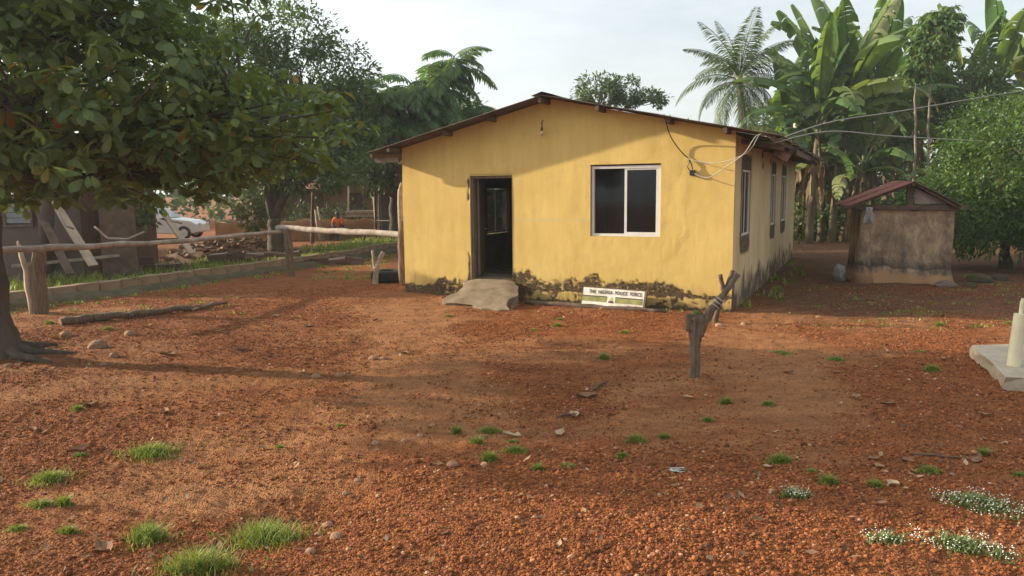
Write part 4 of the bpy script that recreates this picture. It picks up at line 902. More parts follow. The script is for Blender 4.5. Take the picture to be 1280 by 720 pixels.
# ================================================================== MUD HUT
hp = GP(1076, 352); HTH = rad(-12)
hut = thing('mud_hut', 'small mud walled hut with rusty gable roof beside the citrus bush', 'hut', hp, HTH)
def _mud(t, p, o):
    v = tc(t); n1 = noise(t, v, 1.3, 6, .65, .5); n3 = noise(t, v, 20, 5, .7); sep = t.nodes.new('ShaderNodeSeparateXYZ'); t.links.new(v, sep.inputs[0])
    n5 = noise(t, tc(t, (1.5, 1.5, .8)), 2.2, 8, .74, .25)
    c = ramp(t, n5, [(.40, (.065, .048, .036)), (.5, (.22, .15, .095)), (.60, (.46, .31, .185))])
    zt = t.nodes.new('ShaderNodeMath'); zt.operation = 'MULTIPLY_ADD'; t.links.new(n5, zt.inputs[0]); zt.inputs[1].default_value = .6; t.links.new(sep.outputs[2], zt.inputs[2])
    c = mixc(t, ramp(t, zt.outputs[0], [(.0, (0, 0, 0)), (1.0, (.0, .0, .0))]), c, c)
    c = mixc(t, .32, c, ramp(t, zt.outputs[0], [(.0, (.25, .17, .1)), (.55, (.10, .075, .055)), (.8, (.24, .17, .115)), (1.0, (.42, .29, .18))]))
    z = t.nodes.new('ShaderNodeMath'); z.operation = 'MULTIPLY_ADD'; t.links.new(n1, z.inputs[0]); z.inputs[1].default_value = .5; t.links.new(sep.outputs[2], z.inputs[2])
    c = mixc(t, ramp(t, z.outputs[0], [(.42, (1, 1, 1)), (.50, (0, 0, 0))]), c, (.36, .20, .095))
    c = mixc(t, ramp(t, z.outputs[0], [(.56, (0, 0, 0)), (.60, (.8, .8, .8)), (.75, (0, 0, 0))]), c, (.05, .036, .028))
    t.links.new(c, p.inputs['Base Color']); p.inputs['Roughness'].default_value = .95; bump(t, p, n3, .6, .03)
M_MUD = mat('mud_wall', _mud)
hw_, hd_, hh_ = 1.74, 1.25, 1.56
def mud_panel(name, P0, P1, h0, h1, seed, hole=None, th=.16):
    d = Vector(P1) - Vector(P0); ln = d.length; d.normalize(); nn = Vector((d.y, -d.x, 0)); nx_, nz_ = 40, 36; V = []
    for i in range(nx_ + 1):
        for j in range(nz_ + 1):
            a, b = i / nx_, j / nz_; zt = lerp(h0, h1, a) + .10 * (float(vnoise(a * 7 + seed, 1)) - .5); z = -.2 + b * (zt + .2)
            bulge = .05 * (float(fbm(a * ln * 3 + seed, z * 3, 4)) - .5) + .10 * max(0, 1 - z / .35) * (1 if z > 0 else 1) * (.7 + .6 * float(vnoise(a * 9, 4)))
            q = Vector(P0) + d * (a * ln) + nn * bulge; V.append((q.x, q.y, z))
    f = [(i * (nz_ + 1) + j, (i + 1) * (nz_ + 1) + j, (i + 1) * (nz_ + 1) + j + 1, i * (nz_ + 1) + j + 1) for i in range(nx_) for j in range(nz_)]
    mb = MB(); mb.add(V, f); o = mb.build(name, M_MUD, hut, smooth=True); s = o.modifiers.new('thick', 'SOLIDIFY'); s.thickness = th; s.offset = -1; return o
mud_panel('wall', (0, 0, 0), (hw_, 0, 0), hh_, hh_ - .05, 3); mud_panel('wall', (0, hd_, 0), (0, 0, 0), hh_ - .05, hh_, 13); mud_panel('wall', (hw_, 0, 0), (hw_, hd_, 0), hh_, hh_, 23); mud_panel('wall', (hw_, hd_, 0), (0, hd_, 0), hh_, hh_, 33)
# corner pier
mb = MB(); mb.tube([(.02, -.01, -.1), (.0, -.03, .3), (.03, .0, 1.0), (.04, .02, 1.62)], [.24, .17, .12, .10], 10, True, .06); mb.build('corner_pier', M_MUD, hut, smooth=True)
ro_ = thing('roof', None, None); ro_.parent = hut
rx_, rz_ = .86, 2.12
M_RUST = simple('red_rust_tin', (0.10, 0.036, 0.026), (0.235, 0.085, 0.055), 3, 0.8, 0.4, 0.01)
def hsheet(ln, seed):
    xs = np.linspace(0, .8, 54); ys = np.linspace(0, ln, 7); XX, YY = np.meshgrid(xs, ys, indexing='ij'); ZZ = .009 * np.sin(XX / .076 * 6.283) + .03 * (fbm(XX * 2 + seed, YY * 2, 2) - .5)
    ids = np.arange(54 * 7).reshape(54, 7); return mesh_np('sheet', np.stack([XX, YY, ZZ], -1).reshape(-1, 3), [np.stack([ids[:-1, :-1], ids[1:, :-1], ids[1:, 1:], ids[:-1, 1:]], -1).reshape(-1, 4)], smooth=True)
HS = [hsheet(1.32, 2), hsheet(1.05, 5)]
for k in range(2):
    for sx, ln, me_, dr_ in ((-1, 1.32, HS[0], .40), (1, 1.05, HS[1], .55)):
        al = math.atan(dr_); o = link('sheet', me_, ro_, M_RUST)
        o.matrix_local = Matrix(((0, sx * math.cos(al), sx * math.sin(al), rx_), (1, 0, 0, -.30 + k * .74), (0, -math.sin(al), math.cos(al), rz_ + .02 * (k % 2)), (0, 0, 0, 1)))
for (a, b, w1, h1, nm) in (((-.22, -.06, 1.60), (1.95, -.06, 1.58), .09, .10, 'tie_beam'), ((rx_, -.05, 1.62), (rx_, -.05, 2.06), .13, .06, 'king_post'), ((-.42, -.2, 1.56), (rx_ - .03, -.2, 2.07), .05, .05, 'rafter'), ((rx_ + .03, -.2, 2.07), (1.80, -.2, 1.55), .05, .05, 'rafter'), ((rx_, -.27, 2.06), (rx_, 1.2, 2.06), .06, .06, 'ridge_pole')):
    mb = MB(); mb.bar(a, b, w1, h1); mb.build(nm, M_DARKW, ro_)
mb = MB(); mb.add([(rx_ + .1, -.03, 1.66), (1.62, -.03, 1.66), (rx_ + .1, -.03, 1.98)], [(0, 1, 2)]); mb.build('gable_board', M_GREYW, ro_)
# cloth on the corner, sack beside the hut, lumps of earth
def cloth(name, m, w_, h_, seed, depth=.07):
    nx_, nz_ = 14, 18; V = []
    for i in range(nx_ + 1):
        for j in range(nz_ + 1):
            a, b = i / nx_, j / nz_; V.append(((a - .5) * w_ * (.55 + .45 * b if j else .5) + .04 * (float(vnoise(b * 4 + seed, a * 2)) - .5), -depth * math.sin(a * 9 + seed) * (.3 + b) * .5 + .05 * (float(vnoise(a * 5, b * 5 + seed)) - .5), -h_ * b * (1 - .15 * float(vnoise(a * 4 + seed, 2)))))
    mb = MB(); mb.add(V, [(i * (nz_ + 1) + j, (i + 1) * (nz_ + 1) + j, (i + 1) * (nz_ + 1) + j + 1, i * (nz_ + 1) + j + 1) for i in range(nx_) for j in range(nz_)]); o = mb.build(name, m, None, smooth=True); s = o.modifiers.new('t', 'SOLIDIFY'); s.thickness = .01; return o
M_RAG = simple('grey_rag', (.20, .185, .165), (.42, .40, .365), 9, .9, .3)
Rz = Matrix.Rotation(HTH, 3, 'Z')
o = cloth('hanging_rag', M_RAG, .22, .36, 2); o.location = hp + Rz @ Vector((.05, -.22, 1.60)); o.rotation_euler = (0, 0, HTH); tag(o, 'dirty white rag hanging from the beam of the mud hut', 'rag')
def sack_mesh():
    import bmesh
    bm = bmesh.new(); bmesh.ops.create_icosphere(bm, subdivisions=4, radius=1.0)
    for v in bm.verts:
        a = math.atan2(v.co.y, v.co.x); k = .55 + .75 * abs(float(fbm(a * 2.2 + 9, v.co.z * 1.4 + 3, 4)) - .5) * 2 + .25 * float(vnoise(a * 3, v.co.z * 2)); v.co.x *= k; v.co.y *= k
        v.co.z *= .8 + .35 * float(vnoise(v.co.x * 3 + 5, v.co.y * 3))
    me = bpy.data.meshes.new('sack'); bm.to_mesh(me); bm.free(); return me
q = GP(1050, 350); o = link('sack', sack_mesh(), None, M_RAG, loc=q + Vector((0, 0, .14)), scale=(.15, .14, .25), rot=(.2, -.35, .3)); o.data.polygons.foreach_set('use_smooth', np.ones(len(o.data.polygons), bool)); tag(o, 'crumpled pale sack dumped beside the mud hut', 'sack')
for i, (u, v, s, lab) in enumerate(((1182, 357, .22, 'rounded grey stone at the foot of the mud hut'), (1225, 352, .26, 'dark lump of earth right of the mud hut'), (1212, 358, .14, 'small dark clod between the grey stone and the earth lump'), (1250, 350, .16, 'low clod of earth under the citrus bush'))):
    p = GP(u, v); o = link('stone' if i == 0 else 'earth_clod', ROCKS[i], None, M_STONE if i == 0 else M_MOSS, loc=(p.x, p.y, p.z + s * .1), scale=s, rot=(0, 0, i)); tag(o, lab, 'stone' if i == 0 else 'clod')
    if i == 0: o.data = o.data.copy(); o.data.materials.clear(); o.data.materials.append(simple('grey_stone', (.12, .085, .065), (.2, .15, .115), 6, .9, .4))
    else: o.data = o.data.copy(); o.data.materials.clear(); o.data.materials.append(M_MOSS)

# ================================================================== LEFT BACKGROUND
M_MUDB = mat('mud_brick', lambda t, p, o: (lambda v: (lambda br: (t.links.new(v, br.inputs['Vector']), br.inputs['Color1'].__setattr__('default_value', (.13, .062, .038, 1)), br.inputs['Color2'].__setattr__('default_value', (.10, .05, .033, 1)), br.inputs['Mortar'].__setattr__('default_value', (.07, .042, .03, 1)), br.inputs['Scale'].__setattr__('default_value', 2.6), t.links.new(mixc(t, .5, br.outputs[0], ramp(t, noise(t, v, 3, 5), [(.3, (.4, .4, .4)), (.7, (1, 1, 1))]), 'MULTIPLY'), p.inputs['Base Color']), bump(t, p, noise(t, v, 18, 4), .5, .03)))(t.nodes.new('ShaderNodeTexBrick')))(tc(t)))
M_ORG = simple('orange_mud', (.30, .15, .06), (.45, .25, .11), 2, .95, .5, .03)
def gbox(x0, x1, y0, y1, z0, z1, name, m, par, bev=0.0):
    mb = MB(); mb.box(((x0 + x1) / 2, (y0 + y1) / 2, (z0 + z1) / 2), (x1 - x0, y1 - y0, z1 - z0)); return mb.build(name, m, par, bevel=bev)
bh = thing('brick_house', 'dim reddish mud brick house behind the low block wall', 'house', (-12.6, 17.0, 0))
mb = MB(); L_, R_, D_, hE, hR = -3.6, 3.0, 3.6, 2.5, 3.3
V = [(L_, 0, -.3), (R_, 0, -.3), (R_, 0, hE), (0, 0, hR), (L_, 0, hE)]
mb.add(V + [(x, D_, z) for x, y, z in V], [(0, 1, 2, 3, 4), (9, 8, 7, 6, 5), (1, 6, 7, 2), (0, 4, 9, 5)]); mb.build('wall', M_MUDB, bh)
for s, x1, z1 in ((-1, L_ - .5, hE - .12), (1, R_ + .4, hE - .12)):
    mb = MB(); mb.add([(0, -.45, hR + .1), (0, D_ + .4, hR + .1), (x1, D_ + .4, z1 + .0), (x1, -.45, z1)], [(0, 1, 2, 3)]); o = mb.build('roof_sheet', M_ROOF, bh); sm = o.modifiers.new('t', 'SOLIDIFY'); sm.thickness = .04
wn = thing('window', None, None); wn.parent = bh
M_PALEB = simple('pale_louvre', (.16, .18, .19), (.22, .25, .26), 5, .5, 0)
wx = AT(22, 255, 16.97)[0] + 12.6; wz = AT(22, 255, 16.97)[2]
for k in range(7): gbox(wx - .27, wx + .27, -.05, -.02, wz - .42 + k * .12, wz - .42 + k * .12 + .105, 'louvre', M_PALEB, wn)
for (x0, x1, z0, z1) in ((wx - .32, wx - .275, wz - .46, wz + .46), (wx + .275, wx + .32, wz - .46, wz + .46), (wx - .32, wx + .32, wz + .462, wz + .50), (wx - .32, wx + .32, wz - .50, wz - .462)): gbox(x0, x1, -.07, -.012, z0, z1, 'frame', M_TIMB, wn)
dx0 = AT(128, 290, 16.97)[0] + 12.6
gbox(dx0 - .05, dx0 + .75, -.04, -.01, .0, 1.95, 'door', M_DARKW, bh)
# props and planks
def plank(name, m, lab, a, b, w_, t_):
    mb = MB(); mb.bar(a, b, w_, t_); o = mb.build(name, m, None, bevel=.004); tag(o, lab, 'plank'); return o
plank('plank', M_PALEW, 'pale sawn plank leaning across the front of the brick house', AT(117, 332, 15.9), AT(66, 250, 16.5), .20, .04)
plank('plank', M_PALEW, 'second pale plank leaning at the far end of the brick house', AT(240, 317, 17.6), AT(203, 264, 18.1), .16, .04)
plank('plank', M_DARKW, 'grey weathered plank leaning behind the split fence post', AT(88, 343, 15.5), AT(48, 262, 16.2), .16, .04)
plank('plank', M_GREYW, 'flat grey board lying across rubble behind the fence', AT(15, 333, 15.8), AT(170, 317, 17.2), .10, .06)
o = stick('bare_trunk', M_BARK, None, [GP(62, 352) + Vector((0, 0, -.1)), AT(58, 290, 16.2), AT(60, 225, 16.3), AT(64, 190, 16.35)], [.17, .15, .14, .13], 10, .06, 5, .015, 41); tag(o, 'thick dark tree trunk without crown in front of the brick house', 'log')  # tree trunk built without its crown, which would shade the facade
# low ruined mud wall
ru = thing('ruined_wall', 'low crumbling mud brick wall stub behind the fence rail', 'wall', GP(110, 349)); r = random.Random(3)
MBR = []
for k in range(4): m_ = MB(); m_.box((0, 0, 0), (.38, .22, .17), jit=.025); MBR.append(m_.mesh('brick'))
for row in range(3):
    for k in range(6 - row): link('brick', MBR[(k + row) % 4], ru, M_MUDB, loc=(.1 + k * .40 + .2 * (row % 2), .08 * k, .07 + row * .175), rot=(0, 0, .2 + r.uniform(-.08, .08)))
ru2 = thing('ruined_wall', 'broken row of big mud bricks in front of the rubble heap', 'wall', GP(262, 336))
for row in range(2):
    for k in range(9 - row * 4):
        link('brick', MBR[(k + row) % 4], ru2, M_MUDB, loc=(.05 + k * .46 + .2 * row, .10 * k, .10 + row * .2), rot=(r.uniform(-.1, .1), r.uniform(-.1, .1), .2 + r.uniform(-.2, .2)), scale=1.18)
# rubble heap of wood chips and brick bits
hc = GP(292, 325); heap = thing('rubble_heap', 'heap of brown brick rubble and wood scraps under the trees', 'heap', hc)
nn_ = 26; V = []; F_ = []
for i in range(nn_ + 1):
    for j in range(nn_ + 1):
        x = (i / nn_ - .5) * 5.0; y = (j / nn_ - .5) * 3.2; q = max(0, 1 - (x / 2.3) ** 2 - (y / 1.4) ** 2); V.append((x, y, .62 * q ** .8 + .16 * (float(fbm(x * 2, y * 2, 3)) - .5) * (q > 0) - .03))
F_ = [(i * (nn_ + 1) + j, (i + 1) * (nn_ + 1) + j, (i + 1) * (nn_ + 1) + j + 1, i * (nn_ + 1) + j + 1) for i in range(nn_) for j in range(nn_)]
mb = MB(); mb.add(V, F_); mb.build('earth_core', simple('heap_earth', (.07, .042, .028), (.16, .09, .055), 6, .95, .6, .03), heap, smooth=True)
mb = MB()
for k in range(520):
    x, y = r.gauss(0, .95), r.gauss(0, .55); q = 1 - (x / 2.3) ** 2 - (y / 1.4) ** 2
    if q < 0: continue
    mb.box((x, y, .62 * q ** .8 + r.uniform(-.02, .06)), (r.uniform(.08, .30), r.uniform(.04, .12), r.uniform(.02, .07)), Euler((r.uniform(-.6, .6), r.uniform(-.6, .6), r.uniform(0, 6.28))).to_matrix())
c_ = mb.build('scraps', simple('scraps', (.12, .065, .04), (.30, .18, .11), 1.2, .9, 0), heap); c_['kind'] = 'stuff'
o = link('soil_mound', rock_mesh(9, .45, 3), None, simple('dark_soil', (.035, .022, .017), (.075, .045, .032), 8, .95, .6, .05), loc=GP(396, 321), scale=(1.05, .6, .55)); tag(o, 'dark brown soil mound beside the tree trunk', 'mound')
ow = thing('mud_wall', 'low sunlit orange mud wall beyond the rubble heap', 'wall', GP(270, 303))
mb = MB()
V = []; nx_ = 40
for i in range(nx_ + 1):
    for k in range(2):
        for j in range(5): V.append((i * .17, .25 * k + .04 * i, -.1 + j / 4 * (.85 + .15 * float(vnoise(i * .4, 2)))))
F_ = []
for i in range(nx_):
    for j in range(4): F_.append((i * 10 + j, i * 10 + 10 + j, i * 10 + 11 + j, i * 10 + 1 + j)); F_.append((i * 10 + 5 + j, i * 10 + 6 + j, i * 10 + 16 + j, i * 10 + 15 + j))
    F_.append((i * 10 + 4, i * 10 + 14, i * 10 + 19, i * 10 + 9))
mb.add(V, F_); mb.build('wall_body', M_ORG, ow, smooth=True)

# parked white car, mostly hidden by leaves
cp2 = GP(237, 298.5)
car = thing('parked_car', 'white car parked beyond the rubble, half hidden by leaves', 'car', (cp2[0] - 2.55, cp2[1], gz1(cp2[0], cp2[1])), rad(3))
M_CARW = simple('car_paint', (.62, .63, .62), (.70, .71, .70), 2, .3, 0, spec=.5); M_DG = simple('car_glass', (.08, .11, .12), (.12, .16, .17), 3, .1, 0, spec=.6)
prof = [(-.75, .30), (-.8, .62), (-.7, .86), (-.45, .95), (.0, 1.36), (.55, 1.42), (1.35, 1.38), (1.95, .95), (2.85, .82), (3.15, .66), (3.18, .32), (2.95, .26), (-.6, .26)]
mb = MB(); n = len(prof); mb.add([(x, s * (.78 if z < 1.0 else .62), z) for s in (-1, 1) for x, z in prof], [tuple(range(n))[::-1], tuple(range(n, 2 * n))] + [(i, (i + 1) % n, n + (i + 1) % n, n + i) for i in range(n)]); mb.build('body', M_CARW, car, bevel=.04)
for x0, x1, x2, x3 in ((.02, .60, .62, -.36), (.70, 1.30, 1.78, .70)):
    mb = MB(); mb.add([(x3, -.765, .97), (x2, -.765, .97), (x1, -.64, 1.33), (x0, -.64, 1.33)], [(0, 1, 2, 3)]); mb.build('window', M_DG, car)
mb = MB(); mb.add([(1.40, -.55, 1.37), (1.40, .55, 1.37), (1.96, .66, .985), (1.96, -.66, .985)], [(0, 3, 2, 1)]); mb.build('windscreen', M_DG, car)
for y in (-.52, .52):
    mb = MB(); mb.box((3.16, y, .66), (.06, .28, .13)); mb.build('headlight', M_ALU, car, bevel=.02)
for wx_ in (.0, 2.55):
    for wy in (-.74, .74):
        wh = thing('wheel', None, None); wh.parent = car; wh.location = (wx_, wy, .30); wh.rotation_euler = (rad(90), 0, 0)
        mb = MB(); mb.lathe([(.18, -.08), (.27, -.09), (.30, -.06), (.30, .06), (.27, .09), (.18, .08)], 24, close=True); mb.build('tyre', M_RUB, wh, smooth=True)
        mb = MB(); mb.lathe([(0, -.05), (.06, -.05), (.10, -.03), (.18, -.06), (.18, .06), (.10, .05), (.05, .07), (0, .07)], 20); mb.build('rim', M_ALU, wh)

# long building at the back with a verandah and stall
lbp = GP(372, 293)
lbd = thing('long_building', 'long drab earth walled building behind the seated person', 'building', (lbp[0], lbp[1], 0), rad(-3))
M_DRAB = simple('drab_wall', (.25, .175, .12), (.37, .27, .185), 1.5, .95, .4, .02)
blen = 9.0
gbox(0, blen, 0, 4, -.2, 3.0, 'wall', M_DRAB, lbd)
for x, w_, z0, z1, nm in ((.5, .9, 0, 2.1, 'door'), (2.6, .8, .9, 2.0, 'window'), (4.2, .9, .9, 2.0, 'window'), (5.6, .95, 0, 2.1, 'door'), (7.6, .9, .9, 2.0, 'window')):
    q = gbox(x, x + w_, -.05, -.004, z0, z1, nm, M_DARKW, lbd)
    for f_ in (x - .06, x + w_): gbox(f_, f_ + .06, -.07, -.006, z0, z1 + .06, 'frame', M_GREYW, lbd)
mb = MB(); mb.add([(-.6, -1.5, 2.55), (blen + .5, -1.5, 2.55), (blen + .5, 2, 3.7), (-.6, 2, 3.7)], [(0, 1, 2, 3)]); o = mb.build('roof_sheet', M_ROOF, lbd); s_ = o.modifiers.new('t', 'SOLIDIFY'); s_.thickness = .04
mb = MB(); mb.add([(-.6, 2, 3.7), (blen + .5, 2, 3.7), (blen + .5, 4.6, 2.8), (-.6, 4.6, 2.8)], [(0, 1, 2, 3)]); mb.build('roof_sheet', M_ROOF, lbd)
for k in range(6): stick('verandah_post', M_DARKW, lbd, [(.2 + k * 1.75, -1.35, -.1), (.2 + k * 1.75, -1.35, 2.6)], .06, 7, .06, 5, .01, 60 + k)
# plank shed (brown vertical boards) left of it
sp0 = GP(340, 295); shd = thing('plank_shed', 'brown shed of upright planks behind the tree trunk', 'shed', (sp0[0] - .3, sp0[1] - 1.2, 0), 0)
r = random.Random(12)
for k in range(13): gbox(k * .21, k * .21 + .2, 0 + r.uniform(-.02, .02), .04 + r.uniform(-.02, .02) + .03, -.05, 2.2 + r.uniform(-.12, .1), 'plank', M_DARKW if k % 3 else M_WOOD, shd)
mb = MB(); mb.add([(-.3, -.5, 2.25), (3.0, -.5, 2.2), (3.0, 2, 2.7), (-.3, 2, 2.7)], [(0, 1, 2, 3)]); o = mb.build('roof_sheet', M_RUST, shd); s_ = o.modifiers.new('t', 'SOLIDIFY'); s_.thickness = .03
# market stall with posts and sheet roof
sp1 = GP(470, 303); stl = thing('stall', 'open pole stall with tin roof beside the yellow house', 'stall', sp1, rad(4))
for (x, y, h) in ((0, 0, 2.1), (1.5, 0, 2.0), (0, 1.6, 2.2), (1.5, 1.6, 2.15), (.75, 0, 2.0)): stick('post', M_DARKW, stl, [(x, y, -.1), (x + .03, y, h)], .05, 7, .06, 5, .012, int(x * 10 + y * 3 + 70))
for k in range(3):
    o = link('sheet', hsheet(2.2, 7 + k), stl, M_RUST if k != 1 else M_ALU); o.matrix_local = Matrix(((1, 0, 0, -.3 + k * .78), (0, .99, .1, -.3), (0, .08, 1, 2.12 + .02 * (k % 2)), (0, 0, 0, 1)))
mb = MB(); mb.box((.75, .3, .85), (1.7, .7, .05)); mb.build('counter', M_GREYW, stl)
mb = MB(); mb.add([(.1, 1.62, .2), (1.45, 1.62, .2), (1.45, 1.62, 1.8), (.1, 1.62, 1.8)], [(0, 1, 2, 3)]); mb.build('back_sheet', simple('blue_grey_sheet', (.05, .06, .075), (.10, .11, .13), 3, .8, .2), stl)
# low rack with grey goods behind the person
rk = thing('timber_rack', 'low rack stacked with grey timber behind the seated person', 'rack', GP(436, 298.5) + Vector((0, 0, 0)), rad(-2))
for x in (0, 1.1, 2.2): stick('leg', M_DARKW, rk, [(x, .0, -.05), (x, 0, .95)], .05, 7, .05, 4, .01, int(80 + x * 3)); stick('leg', M_DARKW, rk, [(x, .6, -.05), (x, .6, .95)], .05, 7, .05, 4, .01, int(85 + x * 3))
r = random.Random(2)
for k in range(9): gbox(-.2 + r.uniform(0, .2), 2.3 + r.uniform(0, .25), -.05 + .22 * (k % 3), .15 + .22 * (k % 3), .95 + .09 * (k // 3), 1.03 + .09 * (k // 3), 'board', M_GREYW if k % 2 else M_PALEW, rk)
# leaning poles and a tall thin pole in the yard beyond
for i, (ua, va, ub, vb, yb, r_, lab, m) in enumerate(((401, 301, 394, 262, 32.0, .06, 'pale pole leaning against the shed front', M_PALEW), (406, 300, 397, 258, 32.2, .05, 'second pale pole leaning close beside its twin', M_PALEW), (390, 304, 391, 240, 30.5, .08, 'dark upright pole by the plank shed', M_DARKW), (436, 298, 436, 222, 31.5, .05, 'tall thin grey pole standing behind the seated person', M_GREYW), (453, 308, 456, 288, 28.0, .06, 'short dark stake in the orange yard', M_DARKW), (472, 299, 467, 246, 31, .06, 'pale post standing before the stall', M_PALEW))):
    b = GP(ua, va); o = stick('pole', m, None, [b + Vector((0, 0, -.1)), Vector(AT(ub, vb, b.y + .1))], [r_, r_ * .8], 7, .06, 6, .012, 90 + i); tag(o, lab, 'pole')

# seated person in orange
def person(loc, rz, lab, shirt, low):
    root = thing('person', lab, 'person', loc, rz)
    # stool under the person
    J = dict(pelvis=(0, 0, .47), waist=(0, -.01, .62), chest=(0, -.03, .80), neck=(0, -.05, .98), head=(0, -.08, 1.10), top=(0, -.09, 1.22),
             ls=(.17, -.03, .92), le=(.23, -.12, .68), lh=(.14, -.33, .58), rs=(-.17, -.03, .92), re=(-.23, -.12, .68), rh=(-.12, -.34, .58),
             lp=(.10, -.02, .46), lk=(.13, -.43, .48), la=(.12, -.45, .08), lt=(.13, -.60, .04), rp=(-.10, -.02, .46), rk=(-.13, -.43, .48), ra=(-.12, -.42, .08), rt=(-.14, -.57, .04))
    R_ = dict(pelvis=.14, waist=.13, chest=.15, neck=.055, head=.095, top=.06, ls=.07, le=.045, lh=.035, rs=.07, re=.045, rh=.035, lp=.095, lk=.065, la=.042, lt=.035, rp=.095, rk=.065, ra=.042, rt=.035)
    E_ = [('pelvis', 'waist'), ('waist', 'chest'), ('chest', 'neck'), ('neck', 'head'), ('head', 'top'), ('chest', 'ls'), ('ls', 'le'), ('le', 'lh'), ('chest', 'rs'), ('rs', 're'), ('re', 'rh'), ('pelvis', 'lp'), ('lp', 'lk'), ('lk', 'la'), ('la', 'lt'), ('pelvis', 'rp'), ('rp', 'rk'), ('rk', 'ra'), ('ra', 'rt')]
    def skin(name, keys, scale, m, par):
        ks = list(keys); ix = {k: i for i, k in enumerate(ks)}; me = bpy.data.meshes.new(name); me.from_pydata([J[k] for k in ks], [(ix[a], ix[b]) for a, b in E_ if a in ix and b in ix], []); me.update()
        o = link(name, me, par, m); md = o.modifiers.new('skin', 'SKIN'); md.use_smooth_shade = True
        lay = me.skin_vertices[0].data if me.skin_vertices else None
        if lay is None:
            import bmesh
            bm = bmesh.new(); bm.from_mesh(me); bm.verts.layers.skin.verify(); bm.to_mesh(me); bm.free(); lay = me.skin_vertices[0].data
        for k, i in ix.items(): lay[i].radius = (R_[k] * scale, R_[k] * scale)
        lay[0].use_root = True
        s = o.modifiers.new('sub', 'SUBSURF'); s.levels = 2; s.render_levels = 2; return o
    body = skin('body', J.keys(), 1.0, simple('skin', (.045, .026, .018), (.07, .04, .028), 6, .55, 0), root)
    skin('shirt', ['pelvis', 'waist', 'chest', 'ls', 'rs', 'le', 're'], 1.16, shirt, body)
    skin('trousers', ['pelvis', 'lp', 'rp', 'lk', 'rk', 'la', 'ra'], 1.14, low, body)
    mb = MB(); mb.lathe([(0, .075), (.05, .068), (.088, .03), (.098, -.03), (.09, -.06)], 14, (0, -.07, 1.155)); mb.build('hair', M_BLK, body, smooth=True)
    return root
bp = GP(424, 300)
person(bp, rad(-10), 'person in orange top sitting on a bench before the timber rack', simple('orange_cloth', (.62, .10, .02), (.72, .15, .035), 6, .8, 0), simple('dark_cloth', (.02, .022, .03), (.045, .045, .055), 6, .85, 0))
bn = thing('bench', 'low wooden bench under the seated person in orange', 'bench', bp)
mb = MB(); mb.box((.35, .06, .29), (1.7, .30, .05)); mb.build('seat', M_GREYW, bn)
for x in (-.35, 1.05):
    for y in (-.04, .16): mb = MB(); mb.box((x, y, .13), (.06, .06, .27)); mb.build('leg', M_DARKW, bn)

# ================================================================== VEGETATION
def nrmz(a): return a / np.maximum(np.linalg.norm(a, axis=-1, keepdims=True), 1e-6)
def leaves_np(pos, axis, nrm, ln, wd, tint, style=0, curl=0.18):
    """style 0: five-point leaf of 4 triangles; style 1: obovate, three stations"""
    axis = nrmz(axis); side = nrmz(np.cross(axis, nrm)); up = np.cross(side, axis); n = len(pos); ln = ln[:, None]; wd = wd[:, None]
    if style == 0:
        P = [pos, pos + axis * ln * .5 + side * wd * .5 + up * ln * .04, pos + axis * ln - up * ln * curl, pos + axis * ln * .5 - side * wd * .5 + up * ln * .04, pos + axis * ln * .5 - up * ln * .02]
        V = np.stack(P, 1).reshape(-1, 3); k = np.arange(n)[:, None] * 5
        return V, [np.concatenate([k + np.array([[0, 1, 4]]), k + np.array([[1, 2, 4]]), k + np.array([[2, 3, 4]]), k + np.array([[3, 0, 4]])])], np.repeat(tint, 5)
    P = [pos]
    for a, w_, dn in ((.16, .13, -.02), (.42, .34, .0), (.68, .5, curl * .25), (.88, .40, curl * .65)):
        c = pos + axis * ln * a - up * ln * dn; P += [c + side * wd * w_ + up * wd * .12, c - up * wd * .03, c - side * wd * w_ + up * wd * .12]
    P.append(pos + axis * ln - up * ln * curl)
    V = np.stack(P, 1).reshape(-1, 3); k = np.arange(n)[:, None] * 14; Q = []
    for i in (1, 4, 7): Q += [k + np.array([[i, i + 3, i + 4, i + 1]]), k + np.array([[i + 1, i + 4, i + 5, i + 2]])]
    return V, [np.concatenate(Q), np.concatenate([k + np.array([f]) for f in ([0, 1, 2], [0, 2, 3], [10, 13, 11], [11, 13, 12])])], np.repeat(tint, 14)
def join_np(lst):
    V, T3, Q4, A = [], [], [], []; off = 0
    for v, fs, a in lst:
        V.append(v); A.append(a)
        for f in fs: (T3 if f.shape[1] == 3 else Q4).append(f + off)
        off += len(v)
    return np.concatenate(V), [np.concatenate(x) for x in (T3, Q4) if x], np.concatenate(A)
def rand_dir(r, n): return nrmz(r.normal(size=(n, 3)))

